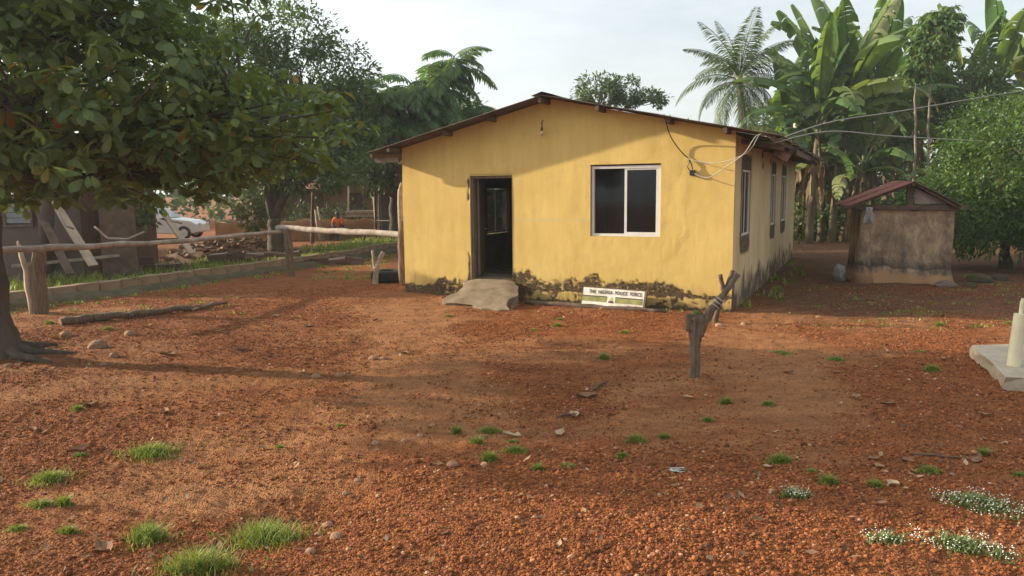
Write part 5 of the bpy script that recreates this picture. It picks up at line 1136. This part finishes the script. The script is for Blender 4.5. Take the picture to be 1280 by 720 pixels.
def limb_tree(root, base, lobes, clumps, m_bark, tr, seed, top_frac=.45, sides=9):
    """trunk child + one mesh of limbs reaching the lobes and clumps; all in root-local coords"""
    r = random.Random(seed); zc = min(l[2] for l in lobes); fork = Vector((lobes[0][0] * .25, lobes[0][1] * .25, max(.5, zc * top_frac + .4)))
    stick('trunk', m_bark, root, [(0, 0, -.25), (r.uniform(-.05, .05), r.uniform(-.05, .05), .25), tuple(fork * .6), tuple(fork)], [tr * 1.6, tr * 1.05, tr * .9, tr * .75], sides, .06, 5, tr * .12, seed)
    mb = MB()
    for (lx, ly, lz, rx, ry, rz) in lobes:
        c = Vector((lx, ly, lz)); mid_ = fork.lerp(c, .5) + Vector((r.uniform(-.2, .2), r.uniform(-.2, .2), r.uniform(0, .3)))
        pts = [fork, fork.lerp(mid_, .5), mid_, mid_.lerp(c, .6), c]; mb.tube(pts, [tr * .6, tr * .5, tr * .4, tr * .28, tr * .15], 6)
    for (cx, cy, cz) in clumps:
        c = Vector((cx, cy, cz)); l = min(lobes, key=lambda q: (Vector(q[:3]) - c).length); lc = Vector(l[:3]); a = fork.lerp(lc, r.uniform(.45, 1.0))
        mid_ = a.lerp(c, .5) + Vector((0, 0, r.uniform(-.1, .2))); mb.tube([a, mid_, c], [tr * .2, tr * .13, max(.008, tr * .05)], 4, False)
    o = mb.build('limbs', m_bark, root, smooth=True); return o

def clump_pts(lobes, n, r, shell=.55):
    vol = np.array([l[3] * l[4] * l[5] for l in lobes]); pick = r.choice(len(lobes), n, p=vol / vol.sum()); d = rand_dir(r, n); q = (shell + (1 - shell) * r.random(n)) ** .8
    L_ = np.array(lobes)[pick]; return L_[:, :3] + d * L_[:, 3:] * q[:, None], d
def tree(name, lab, base, lobes, nclump, per, cr, leaf, m_leaf, m_bark, tr, seed, group=None, cat='tree', style=0, flat=.7, rz=0, top_frac=.45, aspect=.42):
    r = np.random.default_rng(seed); root = thing(name, lab, cat, base, rz, group)
    C, D = clump_pts(lobes, nclump, r); limb_tree(root, base, lobes, C[:: max(1, nclump // 70)], m_bark, tr, seed, top_frac)
    n = nclump * per; c = np.repeat(C, per, 0); dirs = rand_dir(r, n); off = dirs * (cr * r.random((n, 1)) ** .6) * np.array([1, 1, flat]); pos = c + off
    ax = nrmz(dirs + .6 * np.repeat(D, per, 0) + np.array([0, 0, -.25]) + .5 * r.normal(size=(n, 3))); nr_ = nrmz(np.array([0, 0, 1.0]) + .55 * r.normal(size=(n, 3)) + .3 * dirs)
    ln = leaf * r.uniform(.65, 1.25, n); tint = np.clip(np.repeat(r.random(nclump), per) * .55 + r.random(n) * .45, 0, 1)
    V, F_, A = leaves_np(pos, ax, nr_, ln, ln * aspect, tint, style); o = link('crown', mesh_np('crown', V, F_, {'tint': A}), root, m_leaf); o['kind'] = 'stuff'
    return root

DK = lambda k, w_=0: [(0, (.028 * k, .054 * k, .020 * k)), (.5, (.046 * k, .088 * k, .028 * k)), (.85, (.072 * k, .12 * k, .036 * k)), (1, (.12 * k, .155 * k, .042 * k))]
M_L_MANGO = leaf_mat('mango_leaf', DK(1.7), .35, .45); M_L_DARK = leaf_mat('dark_leaf', DK(1.5), .35, .5); M_L_FAR = leaf_mat('far_leaf', DK(1.8), .35, .5)
M_L_CIT = leaf_mat('citrus_leaf', [(0, (.05, .095, .025)), (.5, (.09, .165, .04)), (.80, (.14, .23, .05)), (1, (.28, .36, .07))], .4, .4)
M_L_FEA = leaf_mat('feather_leaf', [(0, (.095, .18, .07)), (.6, (.145, .25, .095)), (1, (.20, .29, .12))], .45, .5)
M_L_TERM = leaf_mat('broad_leaf', [(0, (.082, .13, .052)), (.45, (.13, .195, .066)), (.75, (.175, .245, .075)), (.93, (.20, .24, .06)), (.965, (.30, .23, .05)), (.99, (.36, .17, .045)), (1, (.40, .10, .03))], .45, .5)
M_L_TERMO = leaf_mat('broad_leaf_single', [(0, (.082, .13, .052)), (.45, (.13, .195, .066)), (.75, (.175, .245, .075)), (.93, (.20, .24, .06)), (.965, (.30, .23, .05)), (.99, (.36, .17, .045)), (1, (.40, .10, .03))], .45, .5, 'obj')

# ---- big broad-leaved tree at the left (rosettes of large obovate leaves)
tb = GP(1, 452); tt_ = thing('almond_tree', 'big broad leaved tree with orange tinged leaves in front of the low wall', 'tree', tb)
r = np.random.default_rng(21)
stick('trunk', M_BARK, tt_, [(.05, 0, -.2), (.06, 0, .06), (.0, 0, .35), (-.03, 0, 1.2), (-.02, .05, 2.2), (-.1, .05, 3.4), (-.1, 0, 5.2)], [.26, .21, .165, .15, .145, .13, .07], 14, .04, 5, .012, 31)
for k, a in enumerate((.1, -.5, 1.2, 2.6, 4.0)):
    stick('root', M_BARK, tt_, [(.08 * math.cos(a), .08 * math.sin(a), .14), (.35 * math.cos(a), .35 * math.sin(a), .05), (.85 * math.cos(a + .15), .85 * math.sin(a + .15), -.03)], [.08, .055, .02], 8, .08, 4, .01, 130 + k)
TL = [(2.55, .2, 1.15 + .0, .0, 0, 0)]
lob = [(1.0, -.2, 3.1, 2.9, 2.6, 1.1), (3.15, .3, 2.8, 1.45, 1.8, .75), (-.6, .2, 4.7, 3.2, 3.0, 1.3), (1.3, -.3, 4.2, 2.2, 2.3, 1.0), (1.7, -.3, 2.35, 2.2, 2.1, .62), (-2.0, 0, 3.2, 2.0, 2.6, 1.2), (.4, .9, 2.35, 1.6, 2.0, .6), (2.7, .4, 2.35, 1.6, 1.7, .55)]
C, D = clump_pts(lob, 2500, r, .30)
C = C[(C[:, 2] > 1.62 + .30 * np.maximum(0, C[:, 0] - 2.2) + .3 * r.random(len(C)))]
mb = MB(); rr2 = random.Random(4)
for (lx, ly, lz, a_, b_, c_) in lob:
    s0 = Vector((-.03, .03, min(lz - .25, 3.6) if lz > 2 else 1.6)); e0 = Vector((lx, ly, lz)); far = s0 + (e0 - s0) * 1.12; mid_ = s0.lerp(far, .5) + Vector((0, 0, -.15)); mb.tube([s0, s0.lerp(mid_, .5) + Vector((0, .1, .05)), mid_, mid_.lerp(far, .5) + Vector((.1, 0, .12)), far], [.085, .07, .055, .035, .015], 7, True, .05)
for c in C[::7]:
    cv = Vector(c); l = min(lob, key=lambda q: (Vector(q[:3]) - cv).length); a = Vector((-.03, .03, 3)).lerp(Vector(l[:3]), rr2.uniform(.5, 1.1)); mb.tube([a, a.lerp(cv, .55) + Vector((0, 0, -.12)), cv], [.025, .018, .009], 5, False)
mb.build('limbs', M_BARK, tt_, smooth=True)
per = 9; n = len(C) * per; c = np.repeat(C, per, 0); az = np.tile(np.arange(per) * 2.4, len(C)) + np.repeat(r.uniform(0, 6.28, len(C)), per) + r.normal(0, .2, n)
tiltv = nrmz(np.repeat(np.array([0, 0, 1.0]) + .45 * r.normal(size=(len(C), 3)), per, 0)); t1 = nrmz(np.cross(tiltv, [.3, .9, .1])); t2 = np.cross(tiltv, t1)
el = r.uniform(-.45, .55, n); ax = nrmz(t1 * np.cos(az)[:, None] + t2 * np.sin(az)[:, None] + tiltv * el[:, None] + np.array([0, 0, -.28])); nv_ = nrmz(tiltv + .25 * r.normal(size=(n, 3)))
pos = c + ax * .03 + tiltv * r.uniform(-.06, .04, n)[:, None]; ln = r.uniform(.10, .205, n); tint = np.clip(np.repeat(r.random(len(C)), per) * .25 + r.random(n) * .76, 0, 1)
# the 300 leaves that face the yard nearest the camera are single parts, the rest of the crown one mesh
wpos = pos + np.array(tb); dcam = np.linalg.norm(wpos - CAM, axis=1); uu = 640 + F_PX * wpos[:, 0] / wpos[:, 1]; inview = (uu > 0) & (wpos[:, 1] > 2)
order = np.argsort(np.where(inview, dcam, 99)); single = order[:300]; rest = np.ones(n, bool); rest[single] = False
V, F_, A = leaves_np(pos[rest], ax[rest], nv_[rest], ln[rest], ln[rest] * .52, tint[rest], 1, .2); o = link('crown', mesh_np('crown', V, F_, {'tint': A}), tt_, M_L_TERM); o['kind'] = 'stuff'
LM = []
for k in range(5):
    V, F_, A = leaves_np(np.zeros((1, 3)), np.array([[1.0, 0, 0]]), np.array([[0, 0, 1.0]]), np.array([1.0]), np.array([.48 + .03 * k]), np.zeros(1), 1, .08 + .07 * k); LM.append(mesh_np('leaf', V, F_, smooth=True)); LM[-1].materials.append(M_L_TERMO)
for k, i in enumerate(single):
    a = Vector(ax[i]); s = a.cross(Vector(nv_[i])).normalized(); u_ = s.cross(a); M_ = Matrix(((a.x, -s.x, u_.x), (a.y, -s.y, u_.y), (a.z, -s.z, u_.z)))
    o = link('leaf', LM[k % 5], tt_); o.matrix_local = Matrix.Translation(pos[i]) @ M_.to_4x4() @ Matrix.Scale(ln[i], 4)

# ---- trees behind
b2 = GP(347, 327)
tree('mango_tree', 'tall dark round headed tree rising behind the rubble heap', b2, [(-.2, 0, 3.6, 2.9, 2.4, 1.5), (1.1, .4, 5.3, 1.9, 1.8, 1.3), (-1.2, 0, 5.6, 2.0, 1.9, 1.5), (.5, .3, 6.5, 1.5, 1.4, .9), (2.1, 0, 4.2, 1.4, 1.4, .9), (1.4, -.6, 2.9, 2.0, 1.5, .75)], 560, 66, .44, .15, M_L_MANGO, M_BARK, .24, 41, top_frac=.3)
tree('dense_tree', 'dense dark tree filling the gap beside the yellow house eave', (-4.6, 30, 0), [(0, 0, 3.6, 3.0, 2.2, 1.3), (1.6, 0, 4.8, 2.0, 1.8, 1.2), (-1.8, 0, 4.9, 2.2, 1.8, 1.4), (-.6, -1.4, 2.9, 2.4, 1.5, .8)], 400, 44, .5, .19, M_L_DARK, M_BARK, .22, 42, top_frac=.5)
tree('dense_tree', 'dense dark tree rising behind the brick house', (-13.5, 27, 0), [(0, 0, 4.0, 3.4, 2.6, 1.8), (1.5, 0, 6, 2.5, 2.4, 1.8), (-2.5, 0, 6, 2.8, 2.4, 1.9)], 320, 40, .55, .2, M_L_DARK, M_BARK, .25, 43)
tree('dense_tree', 'dense dark tree at the far end behind the brick house', (-21, 29, 0), [(0, 0, 4.2, 3.6, 2.6, 2.2), (0, 0, 7, 3.2, 2.6, 2.0)], 280, 40, .6, .22, M_L_DARK, M_BARK, .25, 44)
tree('broad_tree', 'sparse round tree showing above the ridge of the yellow house', (4.3, 34, 0), [(-.4, 0, 6.2, 1.0, 1.0, .8), (.6, 0, 6.4, .9, .9, .6), (1.5, 0, 5.9, 1.1, .9, .35), (-.9, 0, 5.9, .5, .8, .5)], 90, 34, .34, .2, M_L_MANGO, M_BARK, .14, 45, top_frac=.8)

# ---- feathery tree (long compound fronds)
def frond_mesh(length, droop, seed, nl=22, leaf=.28, lw=.055, up0=.6, name='frond', pinnae=True):
    r = random.Random(seed); mb = MB(); pts = []; x = z = 0.0; ang = up0; st_ = length / 14
    for i in range(15):
        pts.append((x, 0, z)); x += st_ * math.cos(ang); z += st_ * math.sin(ang); ang -= droop / 14
    mb.tube(pts, [.018 * length * .6 * (1 - .85 * i / 14) for i in range(15)], 4, False)
    for k in range(nl):
        t = .12 + .88 * k / (nl - 1); f_ = t * 14; i = min(int(f_), 13); fr = f_ - i; a = Vector(pts[i]).lerp(Vector(pts[i + 1]), fr); d = (Vector(pts[i + 1]) - Vector(pts[i])).normalized()
        ll_ = leaf * math.sin(math.pi * (.15 + .8 * t)) * r.uniform(.85, 1.1) + leaf * .15
        for s in (-1, 1):
            v = (Vector((0, s, 0)) * .85 + d * .55 + Vector((0, 0, -.25 - r.uniform(0, .35)))).normalized(); w_ = d * lw * .5; e1 = a + v * ll_ * .55; e2 = a + v * ll_ + Vector((0, 0, -.18 * ll_))
            mb.add([a, e1 + w_, e2, e1 - w_], [(0, 1, 2, 3)])
    me = mb.mesh(name); at = me.attributes.new('tint', 'FLOAT', 'POINT'); at.data.foreach_set('value', np.random.default_rng(seed).random(len(me.vertices)).astype(np.float32) * .4 + .3 * (seed % 3) * .5); return me
FR = [frond_mesh(1.25, 1.2 + .25 * k, 60 + k, 16, .36, .10, .5 - .1 * k) for k in range(4)]
for me in FR: me.materials.append(M_L_FEA)
def feather_tree(lab, base, tips, seed, sc=1.0, trunk=.13):
    root = thing('feathery_tree', lab, 'tree', base); r = random.Random(seed); fork = Vector((0, 0, 2.6)); stick('trunk', M_BARK, root, [(0, 0, -.2), (.05, 0, 1.3), tuple(fork)], [trunk * 1.2, trunk, trunk * .85], 8, .06, 5, .02, seed)
    mb = MB()
    for t in tips: tv = Vector(t); m_ = fork.lerp(tv, .5) + Vector((r.uniform(-.2, .2), r.uniform(-.2, .2), .15)); mb.tube([fork, fork.lerp(m_, .5), m_, m_.lerp(tv, .5), tv], [trunk * .6, trunk * .5, trunk * .38, trunk * .28, trunk * .2], 6)
    mb.build('limbs', M_BARK, root, smooth=True)
    for t in tips:
        for k in range(10):
            o = link('frond', FR[(k + int(t[0] * 7)) % 4], root, loc=(t[0], t[1], t[2] - .04 * k), rot=(0, r.uniform(-.35, .55), k * 2.4 + r.uniform(-.2, .2)), scale=sc * r.uniform(.8, 1.15))
    return root
fb = Vector((-3.6, 25.0, 0))
def rel(u, v, y, b): q = Vector(AT(u, v, y)) - b; return tuple(q)
feather_tree('feathery leaved tree leaning over the left eave of the yellow house', fb, [rel(465, 118, 24.4, fb), rel(505, 112, 25, fb), rel(540, 118, 25.3, fb), rel(562, 78, 25.5, fb), rel(552, 100, 25.2, fb), rel(588, 132, 25.6, fb), rel(430, 125, 24.2, fb), rel(445, 140, 24.3, fb), rel(520, 145, 24.8, fb), rel(570, 145, 25.2, fb), rel(485, 150, 24.6, fb), rel(490, 112, 24.7, fb), rel(515, 104, 25.0, fb), rel(600, 138, 25.7, fb), rel(535, 100, 25.1, fb), rel(568, 70, 25.5, fb)], 71, 1.2)

# ---- coconut palm
M_PALM = leaf_mat('palm_leaf', [(0, (.06, .10, .03)), (.6, (.11, .16, .048)), (1, (.22, .22, .09))], .3, .5)
PF = [frond_mesh(3.3, (.7, 1.1, 1.5, 1.8, 1.9, 1.7)[k], 80 + k, 56, .66, .05, (1.35, 1.1, .8, .5, .1, -.4)[k], 'frond') for k in range(6)]
for me in PF: me.materials.append(M_PALM)
pc = Vector(AT(924, 96, 30)); palm = thing('coconut_palm', 'coconut palm with drooping fronds behind the yellow house', 'palm', (pc.x + .3, 30, 0)); r = random.Random(6)
stick('trunk', M_GREYW, palm, [(0, 0, -.2), (.05, 0, pc.z * .5), (-.3, 0, pc.z)], [.2, .15, .13], 10, .04, 8, .02, 72)
for k in range(30):
    o = link('frond', PF[min(5, k // 5)], palm, loc=(-.3, 0, pc.z + .05 - .012 * k), rot=(r.uniform(-.25, .25), r.uniform(-.08, .08), k * 2.4 + r.uniform(-.2, .2)), scale=r.uniform(.66, .86))
for k in range(7): a = k * .9; link('coconut', ROCKS[0], palm, loc=(-.3 + .2 * math.cos(a), .2 * math.sin(a), pc.z - .2), scale=.12); palm.children[-1].data = palm.children[-1].data
for ch in palm.children:
    if ch.name.startswith('coconut'): pass

# ---- bananas
M_BAN = leaf_mat('banana_leaf', [(0, (.08, .16, .05)), (.5, (.125, .22, .065)), (.85, (.20, .28, .09)), (1, (.34, .36, .16))], .5, .35, 'obj')
M_BDRY = leaf_mat('banana_dry', [(0, (.10, .06, .035)), (1, (.24, .155, .09))], .2, .8, 'obj')
M_BST = simple('banana_stem', (.075, .055, .035), (.17, .15, .075), 3, .7, .3, .01, (1, 1, .3))
def banana_leaf(seed, droop, up0, torn):
    r = random.Random(seed); L_ = 1.0; nseg = 22; pts = []; x = z = 0.0; ang = up0
    for i in range(nseg + 1):
        pts.append(Vector((x, 0, z))); x += L_ / nseg * math.cos(ang); z += L_ / nseg * math.sin(ang); ang -= droop / nseg * (0.4 + 1.2 * i / nseg)
    mb = MB(); mb.tube(pts, [.016 * (1 - .9 * i / nseg) for i in range(nseg + 1)], 5, False); r2 = random.Random(seed + 1)
    for s in (-1, 1):
        gap = 0.0; i = 4; fold = r2.uniform(.1, .5)
        while i < nseg:
            run = 1 if r2.random() < torn else r2.randint(2, 5); j = min(nseg, i + run); dn = fold + r2.uniform(-.15, .35) * (1 + torn); V = []
            for k in range(i, j + 1):
                t = (k - 4) / (nseg - 4); wd = .125 * (math.sin(math.pi * min(1, t * .93 + .055)) ** .55); p0 = pts[k]
                kk = k - .14 if (k == j and j < nseg) else k
                q = pts[int(kk)].lerp(pts[min(nseg, int(kk) + 1)], kk - int(kk))
                V += [q, q + Vector((0, s * wd * .55 * math.cos(dn * .6), -wd * .55 * math.sin(dn * .6) + .012)), q + Vector((.015, s * wd * math.cos(dn), -wd * math.sin(dn)))]
            m_ = j - i; mb.add(V, [(a * 3 + b, a * 3 + 3 + b, a * 3 + 4 + b, a * 3 + 1 + b) for a in range(m_) for b in (0, 1)]); i = j
    me = mb.mesh('leaf', True); me.materials.append(M_BAN); return me
BL = [banana_leaf(200 + k, (.5, .8, 1.1, 1.5, 1.9, 2.3)[k % 6], (1.35, 1.3, 1.15, 1.0, .85, .7)[k % 6], (.25, .5, .7)[k % 3]) for k in range(12)]
def dryleaf_b(seed):
    r = random.Random(seed); mb = MB()
    for q in range(3):
        x = .0; V = []; a = r.uniform(0, 6.28)
        for i in range(8): t = i / 7; w_ = .05 * math.sin(math.pi * (.1 + .85 * t)) * r.uniform(.6, 1.4); ox = .25 * math.sin(t * 2) * math.cos(a); oy = .25 * math.sin(t * 2) * math.sin(a); V += [(ox - w_, oy, .12 - t), (ox + w_, oy + r.uniform(-.03, .03), .12 - t)]
        mb.add(V, [(i * 2, i * 2 + 1, i * 2 + 3, i * 2 + 2) for i in range(7)])
    me = mb.mesh('dry_leaf'); me.materials.append(M_BDRY); return me
BD = [dryleaf_b(i) for i in range(4)]
def banana(base, h, seed, leafl, nleaf, lab, group, lean=(0, 0), spread=1.0):
    root = thing('banana_plant', lab, 'banana plant', base, 0, group); r = random.Random(seed); tp = Vector((lean[0], lean[1], h))
    stick('stem', M_BST, root, [(0, 0, -.1), (lean[0] * .3, lean[1] * .3, h * .5), tuple(tp)], [.15, .11, .065], 9, .05, 5, .02, seed)
    a0 = r.uniform(0, 6.28)
    for k in range(nleaf):
        lay = k / max(1, nleaf - 1); v = min(11, int(lay * 5.99)) + 6 * (r.random() < .5)
        o = link('leaf', BL[v], root, loc=tp - Vector((0, 0, .10 * k)), rot=(r.uniform(-.25, .25), r.uniform(-.15, .15), a0 + k * 2.3 + r.uniform(-.3, .3)), scale=leafl * r.uniform(.82, 1.1))
    for k in range(4): link('leaf', BL[4 + (k % 2) + 6 * (k // 2)], root, loc=tp * (.9 - .07 * k), rot=(r.uniform(-.3, .3), r.uniform(-.1, .5), r.uniform(0, 6.28)), scale=leafl * r.uniform(.6, .85))
    for k in range(4): link('dry_leaf', BD[k], root, loc=tp * (.75 - .12 * k), rot=(0, 0, r.uniform(0, 6.28)), scale=1.2 * r.uniform(.8, 1.3))
    return root
BG1 = 'bananas growing behind the yellow house'
bl = [(1012, 304, 4.2, 2.9, 9, (.2, 0), 'banana plant with brown stem nearest the house back corner'), (1026, 302, 4.6, 3.1, 9, (.1, .2), 'tall banana plant in the brown stemmed clump'), (1040, 303, 5.0, 3.3, 9, (.5, .1), 'tallest banana plant with upright torn leaves'), (1052, 301, 3.9, 2.8, 8, (.9, .2), 'banana plant leaning out of the clump towards the hut'), (1033, 299, 3.2, 2.6, 8, (-.5, .4), 'short banana plant hidden among brown stems'), (1018, 300, 3.4, 2.6, 7, (-1.1, 0), 'banana plant leaning over the tin roof'),
      (1085, 296, 4.4, 3.0, 8, (.2, 0), 'banana plant with broad leaves behind the hut roof'), (1110, 298, 3.0, 2.5, 7, (0, 0), 'low banana plant directly behind the mud hut'), (1130, 293, 4.3, 2.8, 7, (.3, 0), 'banana plant between the thin tree and the hut'), (1190, 292, 4.4, 3.0, 8, (.2, 0), 'banana plant rising behind the citrus bush'), (1225, 293, 4.9, 3.1, 8, (.3, 0), 'tall banana plant with a torn yellowing leaf behind the bush'), (1270, 294, 4.7, 3.1, 8, (.3, 0), 'banana plant at the far side of the citrus bush'), (1150, 290, 4.0, 2.8, 7, (-.3, 0), 'banana plant standing behind the slim bare trunk'), (1062, 303, 2.6, 2.6, 8, (.3, -.3), 'low leafy banana plant between the clump and the hut roof'), (1000, 296, 3.6, 2.7, 8, (.1, 0), 'banana plant half hidden behind the far house corner'), (1072, 299, 5.0, 3.1, 8, (.5, 0), 'tall banana plant whose leaves reach towards the thin trunks')]
for i, (u, v, h, ll_, nl_, lean, lab) in enumerate(bl):
    q = GP(u, v); q.y = min(q.y, 33.0); q.x = (u - 640) / F_PX * q.y; q.z = gz1(q.x, q.y); banana(q, (h + .7) * q.y / 28, 300 + i, ll_ * 1.22, nl_ + 1, lab, BG1, lean)

# ---- thin tall trees
def umbrella_tree(lab, base, top, seed, n, cr, leaf):
    root = thing('slim_tree', lab, 'tree', base); rel_ = Vector(top) - Vector(base); stick('trunk', M_GREYW, root, [(0, 0, -.1), tuple(rel_ * .5 + Vector((.08, 0, 0))), tuple(rel_)], [.055, .04, .028], 7, .05, 8, .03, seed)
    r = np.random.default_rng(seed); d = rand_dir(r, n); d = d * (.35 + .65 * r.random((n, 1))); C = np.array(rel_) + np.array([0, 0, cr * .55]) + d * np.array([cr, cr, cr * .95]) + np.array([.25, 0, .1]) * (d[:, 2:] > 0); per = 9; nn = n * per; c = np.repeat(C, per, 0); az = r.uniform(0, 6.28, nn)
    mb = MB()
    for q in C[::5]: mb.tube([rel_, Vector(rel_).lerp(Vector(q), .6) + Vector((0, 0, .1)), q], [.02, .014, .008], 4, False)
    mb.build('limbs', M_GREYW, root)
    ax = nrmz(np.stack([np.cos(az), np.sin(az), r.uniform(-.8, .1, nn)], -1)); V, F_, A = leaves_np(c, ax, nrmz(np.array([0, 0, 1.]) + .3 * r.normal(size=(nn, 3))), leaf * r.uniform(.7, 1.2, nn), leaf * .34 * np.ones(nn), r.random(nn), 0, .3)
    o = link('crown', mesh_np('crown', V, F_, {'tint': A}), root, M_L_FEA); o['kind'] = 'stuff'; return root
umbrella_tree('slim tall tree with a small umbrella crown behind the mud hut', GP(1153, 304), AT(1163, 62, 24.5), 91, 170, .85, .30)
umbrella_tree('slim pale trunked tree leaning beside the umbrella crowned one', GP(1137, 304), AT(1145, 95, 25), 92, 60, .55, .28)
tree('broad_tree', 'round tree top standing behind the thin trunks and bananas', (17.5, 30, 0), [(0, 0, 5.2, 1.6, 1.6, 1.5), (.6, 0, 6.6, .9, .9, .7)], 110, 36, .4, .2, M_L_FAR, M_BARK, .15, 93)

# ---- citrus bush
cb = Vector((12.1, 18.6, 0)); cb.z = gz1(cb.x, cb.y)
tree('citrus_bush', 'large leafy citrus bush overhanging the side of the mud hut', cb, [(-.2, -.3, 1.6, 2.55, 2.3, 1.25), (.5, 0, 3.2, 2.0, 2.0, 1.25), (1.5, 0, 4.1, 1.5, 1.5, .9), (-.5, -.6, 2.5, 1.5, 1.5, .9), (2.0, -.4, 2.1, 1.9, 1.8, 1.5), (.6, -1.2, 1.3, 1.8, 1.2, .9)], 640, 60, .36, .12, M_L_CIT, M_BARK, .13, 94, cat='bush', top_frac=.15)

# ---- dark trees filling the back right and the far wood
for i, (x, y, s, lab) in enumerate(((13.2, 35, 1.0, 'dense dark tree behind the banana clump'), (17.5, 37, 1.05, 'dense dark tree behind the mud hut'), (22.5, 36, 1.0, 'dense dark tree behind the citrus bush'), (28, 38, 1.1, 'dense dark tree beyond the citrus bush edge'), (9.4, 40, .7, 'low dark tree behind the palm'))):
    tree('dense_tree', lab, (x, y, 0), [(0, 0, 2.2 * s, 2.8 * s, 2.2 * s, 1.9 * s), (0, 0, 4.6 * s, 2.6 * s, 2.2 * s, 1.6 * s)], 220, 40, .6, .24, M_L_DARK, M_BARK, .2, 500 + i)
def wood():
    r = np.random.default_rng(77); n = 900; x = r.uniform(-75, 75, n); y = r.uniform(46, 62, n); hmax = 5.5 + 2.5 * (fbm(x * .12, y * 0, 3) - .5) * 2; z = r.random(n) ** .7 * hmax
    per = 34; c = np.repeat(np.stack([x, y, z], -1), per, 0); nn = n * per; pos = c + r.normal(size=(nn, 3)) * np.array([1.0, .8, .8]); V, F_, A = leaves_np(pos, rand_dir(r, nn), rand_dir(r, nn), .55 * r.uniform(.7, 1.2, nn), .3 * np.ones(nn), r.random(nn), 0)
    return mesh_np('far_wood', V, F_, {'tint': A})
o = link('far_wood', wood(), None, M_L_FAR); tag(o, 'far off belt of dark green trees along the horizon', 'wood', kind='stuff')
# undergrowth between bananas and hut
def under():
    r = np.random.default_rng(78); out = []
    for (x0, x1, y0, y1, n, h) in ((9.8, 24, 28.5, 33, 330, 1.5), (-10, -5, 33.5, 35, 40, 1.2), (-22, -12.6, 23.5, 26, 100, 1.6), (3, 10, 30, 36, 90, 1.3)):
        x = r.uniform(x0, x1, n); y = r.uniform(y0, y1, n); z = r.random(n) ** .8 * h; per = 30; c = np.repeat(np.stack([x, y, z], -1), per, 0); nn = n * per; pos = c + r.normal(size=(nn, 3)) * np.array([.35, .35, .3])
        out.append(leaves_np(pos, rand_dir(r, nn) + np.array([0, 0, .3]), rand_dir(r, nn) + np.array([0, 0, .8]), .22 * r.uniform(.7, 1.2, nn), .1 * np.ones(nn), r.random(nn), 0))
    V, F_, A = join_np(out); return mesh_np('undergrowth', V, F_, {'tint': A})
o = link('undergrowth', under(), None, M_L_DARK); tag(o, 'dark tangled undergrowth beneath the trees', 'undergrowth', kind='stuff')

vb_ = GP(150, 350)
tree('straggly_shrub', 'straggly yellowish shrub in front of the brick house', (vb_.x, vb_.y, vb_.z), [(-.3, 0, 1.35, .7, .5, .4), (.5, 0, 1.6, .5, .5, .35), (0, .1, 1.9, .9, .5, .35)], 42, 22, .25, .16, leaf_mat('yellow_leaf', [(0, (.06, .10, .025)), (.6, (.13, .17, .04)), (1, (.34, .29, .06))], .4, .5), M_BARK, .035, 95, cat='shrub', aspect=.5)
tree('straggly_shrub', 'bright leafed shrub beside the tree trunk and orange mud wall', GP(322, 316), [(0, 0, 1.3, .8, .6, .5), (.5, 0, 1.7, .8, .6, .5)], 40, 26, .25, .18, leaf_mat('yellow_leaf', [], .4), M_BARK, .03, 96, cat='shrub', aspect=.5)

hz = MB(); hz.box((0, 32, 5.2), (170, 72, 13)); hzo = hz.build('added_haze', None, None)  # thin air volume added so scattered light lifts the shadows
def _haze():
    m = bpy.data.materials.new('added_haze_air'); m.use_nodes = True; t = m.node_tree; t.nodes.clear(); o = t.nodes.new('ShaderNodeOutputMaterial'); v = t.nodes.new('ShaderNodeVolumePrincipled')
    v.inputs['Color'].default_value = (.93, .95, .96, 1); v.inputs['Density'].default_value = .0010; v.inputs['Anisotropy'].default_value = .3; t.links.new(v.outputs[0], o.inputs['Volume']); return m
hzo.data.materials.append(_haze()); tag(hzo, kind='stuff')

# ---- leaf litter, uncountable dry leaves on the ground
def litter():
    r = np.random.default_rng(99); P = []
    for (u0, u1, v0, v1, n) in ((960, 1285, 318, 410, 420), (0, 480, 385, 470, 260), (0, 1280, 430, 720, 240), (640, 940, 378, 400, 90), (20, 340, 325, 345, 120), (980, 1060, 298, 320, 200)):
        for k in range(n): P.append(G(r.uniform(u0, u1), v0 + (v1 - v0) * r.random()))
    P = np.array(P); P[:, 2] = gz(P[:, 0], P[:, 1]) + .012; n = len(P); az = r.uniform(0, 6.28, n); ln = r.uniform(.03, .085, n)
    return leaves_np(P, np.stack([np.cos(az), np.sin(az), r.uniform(-.05, .3, n)], -1), nrmz(np.array([0, 0, 1.]) + .3 * r.normal(size=(n, 3))), ln, ln * .45, r.random(n), 0, -.15)
V, F_, A = litter(); o = link('leaf_litter', mesh_np('leaf_litter', V, F_, {'tint': A}), None, leaf_mat('litter', [(0, (.10, .055, .03)), (.6, (.24, .14, .075)), (.92, (.38, .26, .15)), (1, (.5, .40, .26))], .1, .85)); tag(o, 'small dry leaves and chaff strewn over the yard', 'leaf litter', kind='stuff')
# ---- bare hanging branches in front of the brick house
for i, (pts, lab) in enumerate((([(62, 232), (66, 252), (82, 282), (92, 286)], 'thin pale dead branch hooked over the leaning plank'), ([(118, 283), (135, 298), (160, 299), (180, 290)], 'thin bare branch sagging in a wide curve behind the rail'), ([(205, 262), (214, 276), (228, 279)], 'short pale branch hanging beside the far plank'))):
    mbx = MB(); mbx.tube(wiggle(AT(*pts[0], 15.2), AT(*pts[1], 15.2), 4, .02, i)[:-1] + [Vector(AT(*q, 15.2)) for q in pts[1:]], [.022] * (len(pts) + 2), 6); o = mbx.build('dead_branch', M_GREYW, None, smooth=True); tag(o, lab, 'branch')
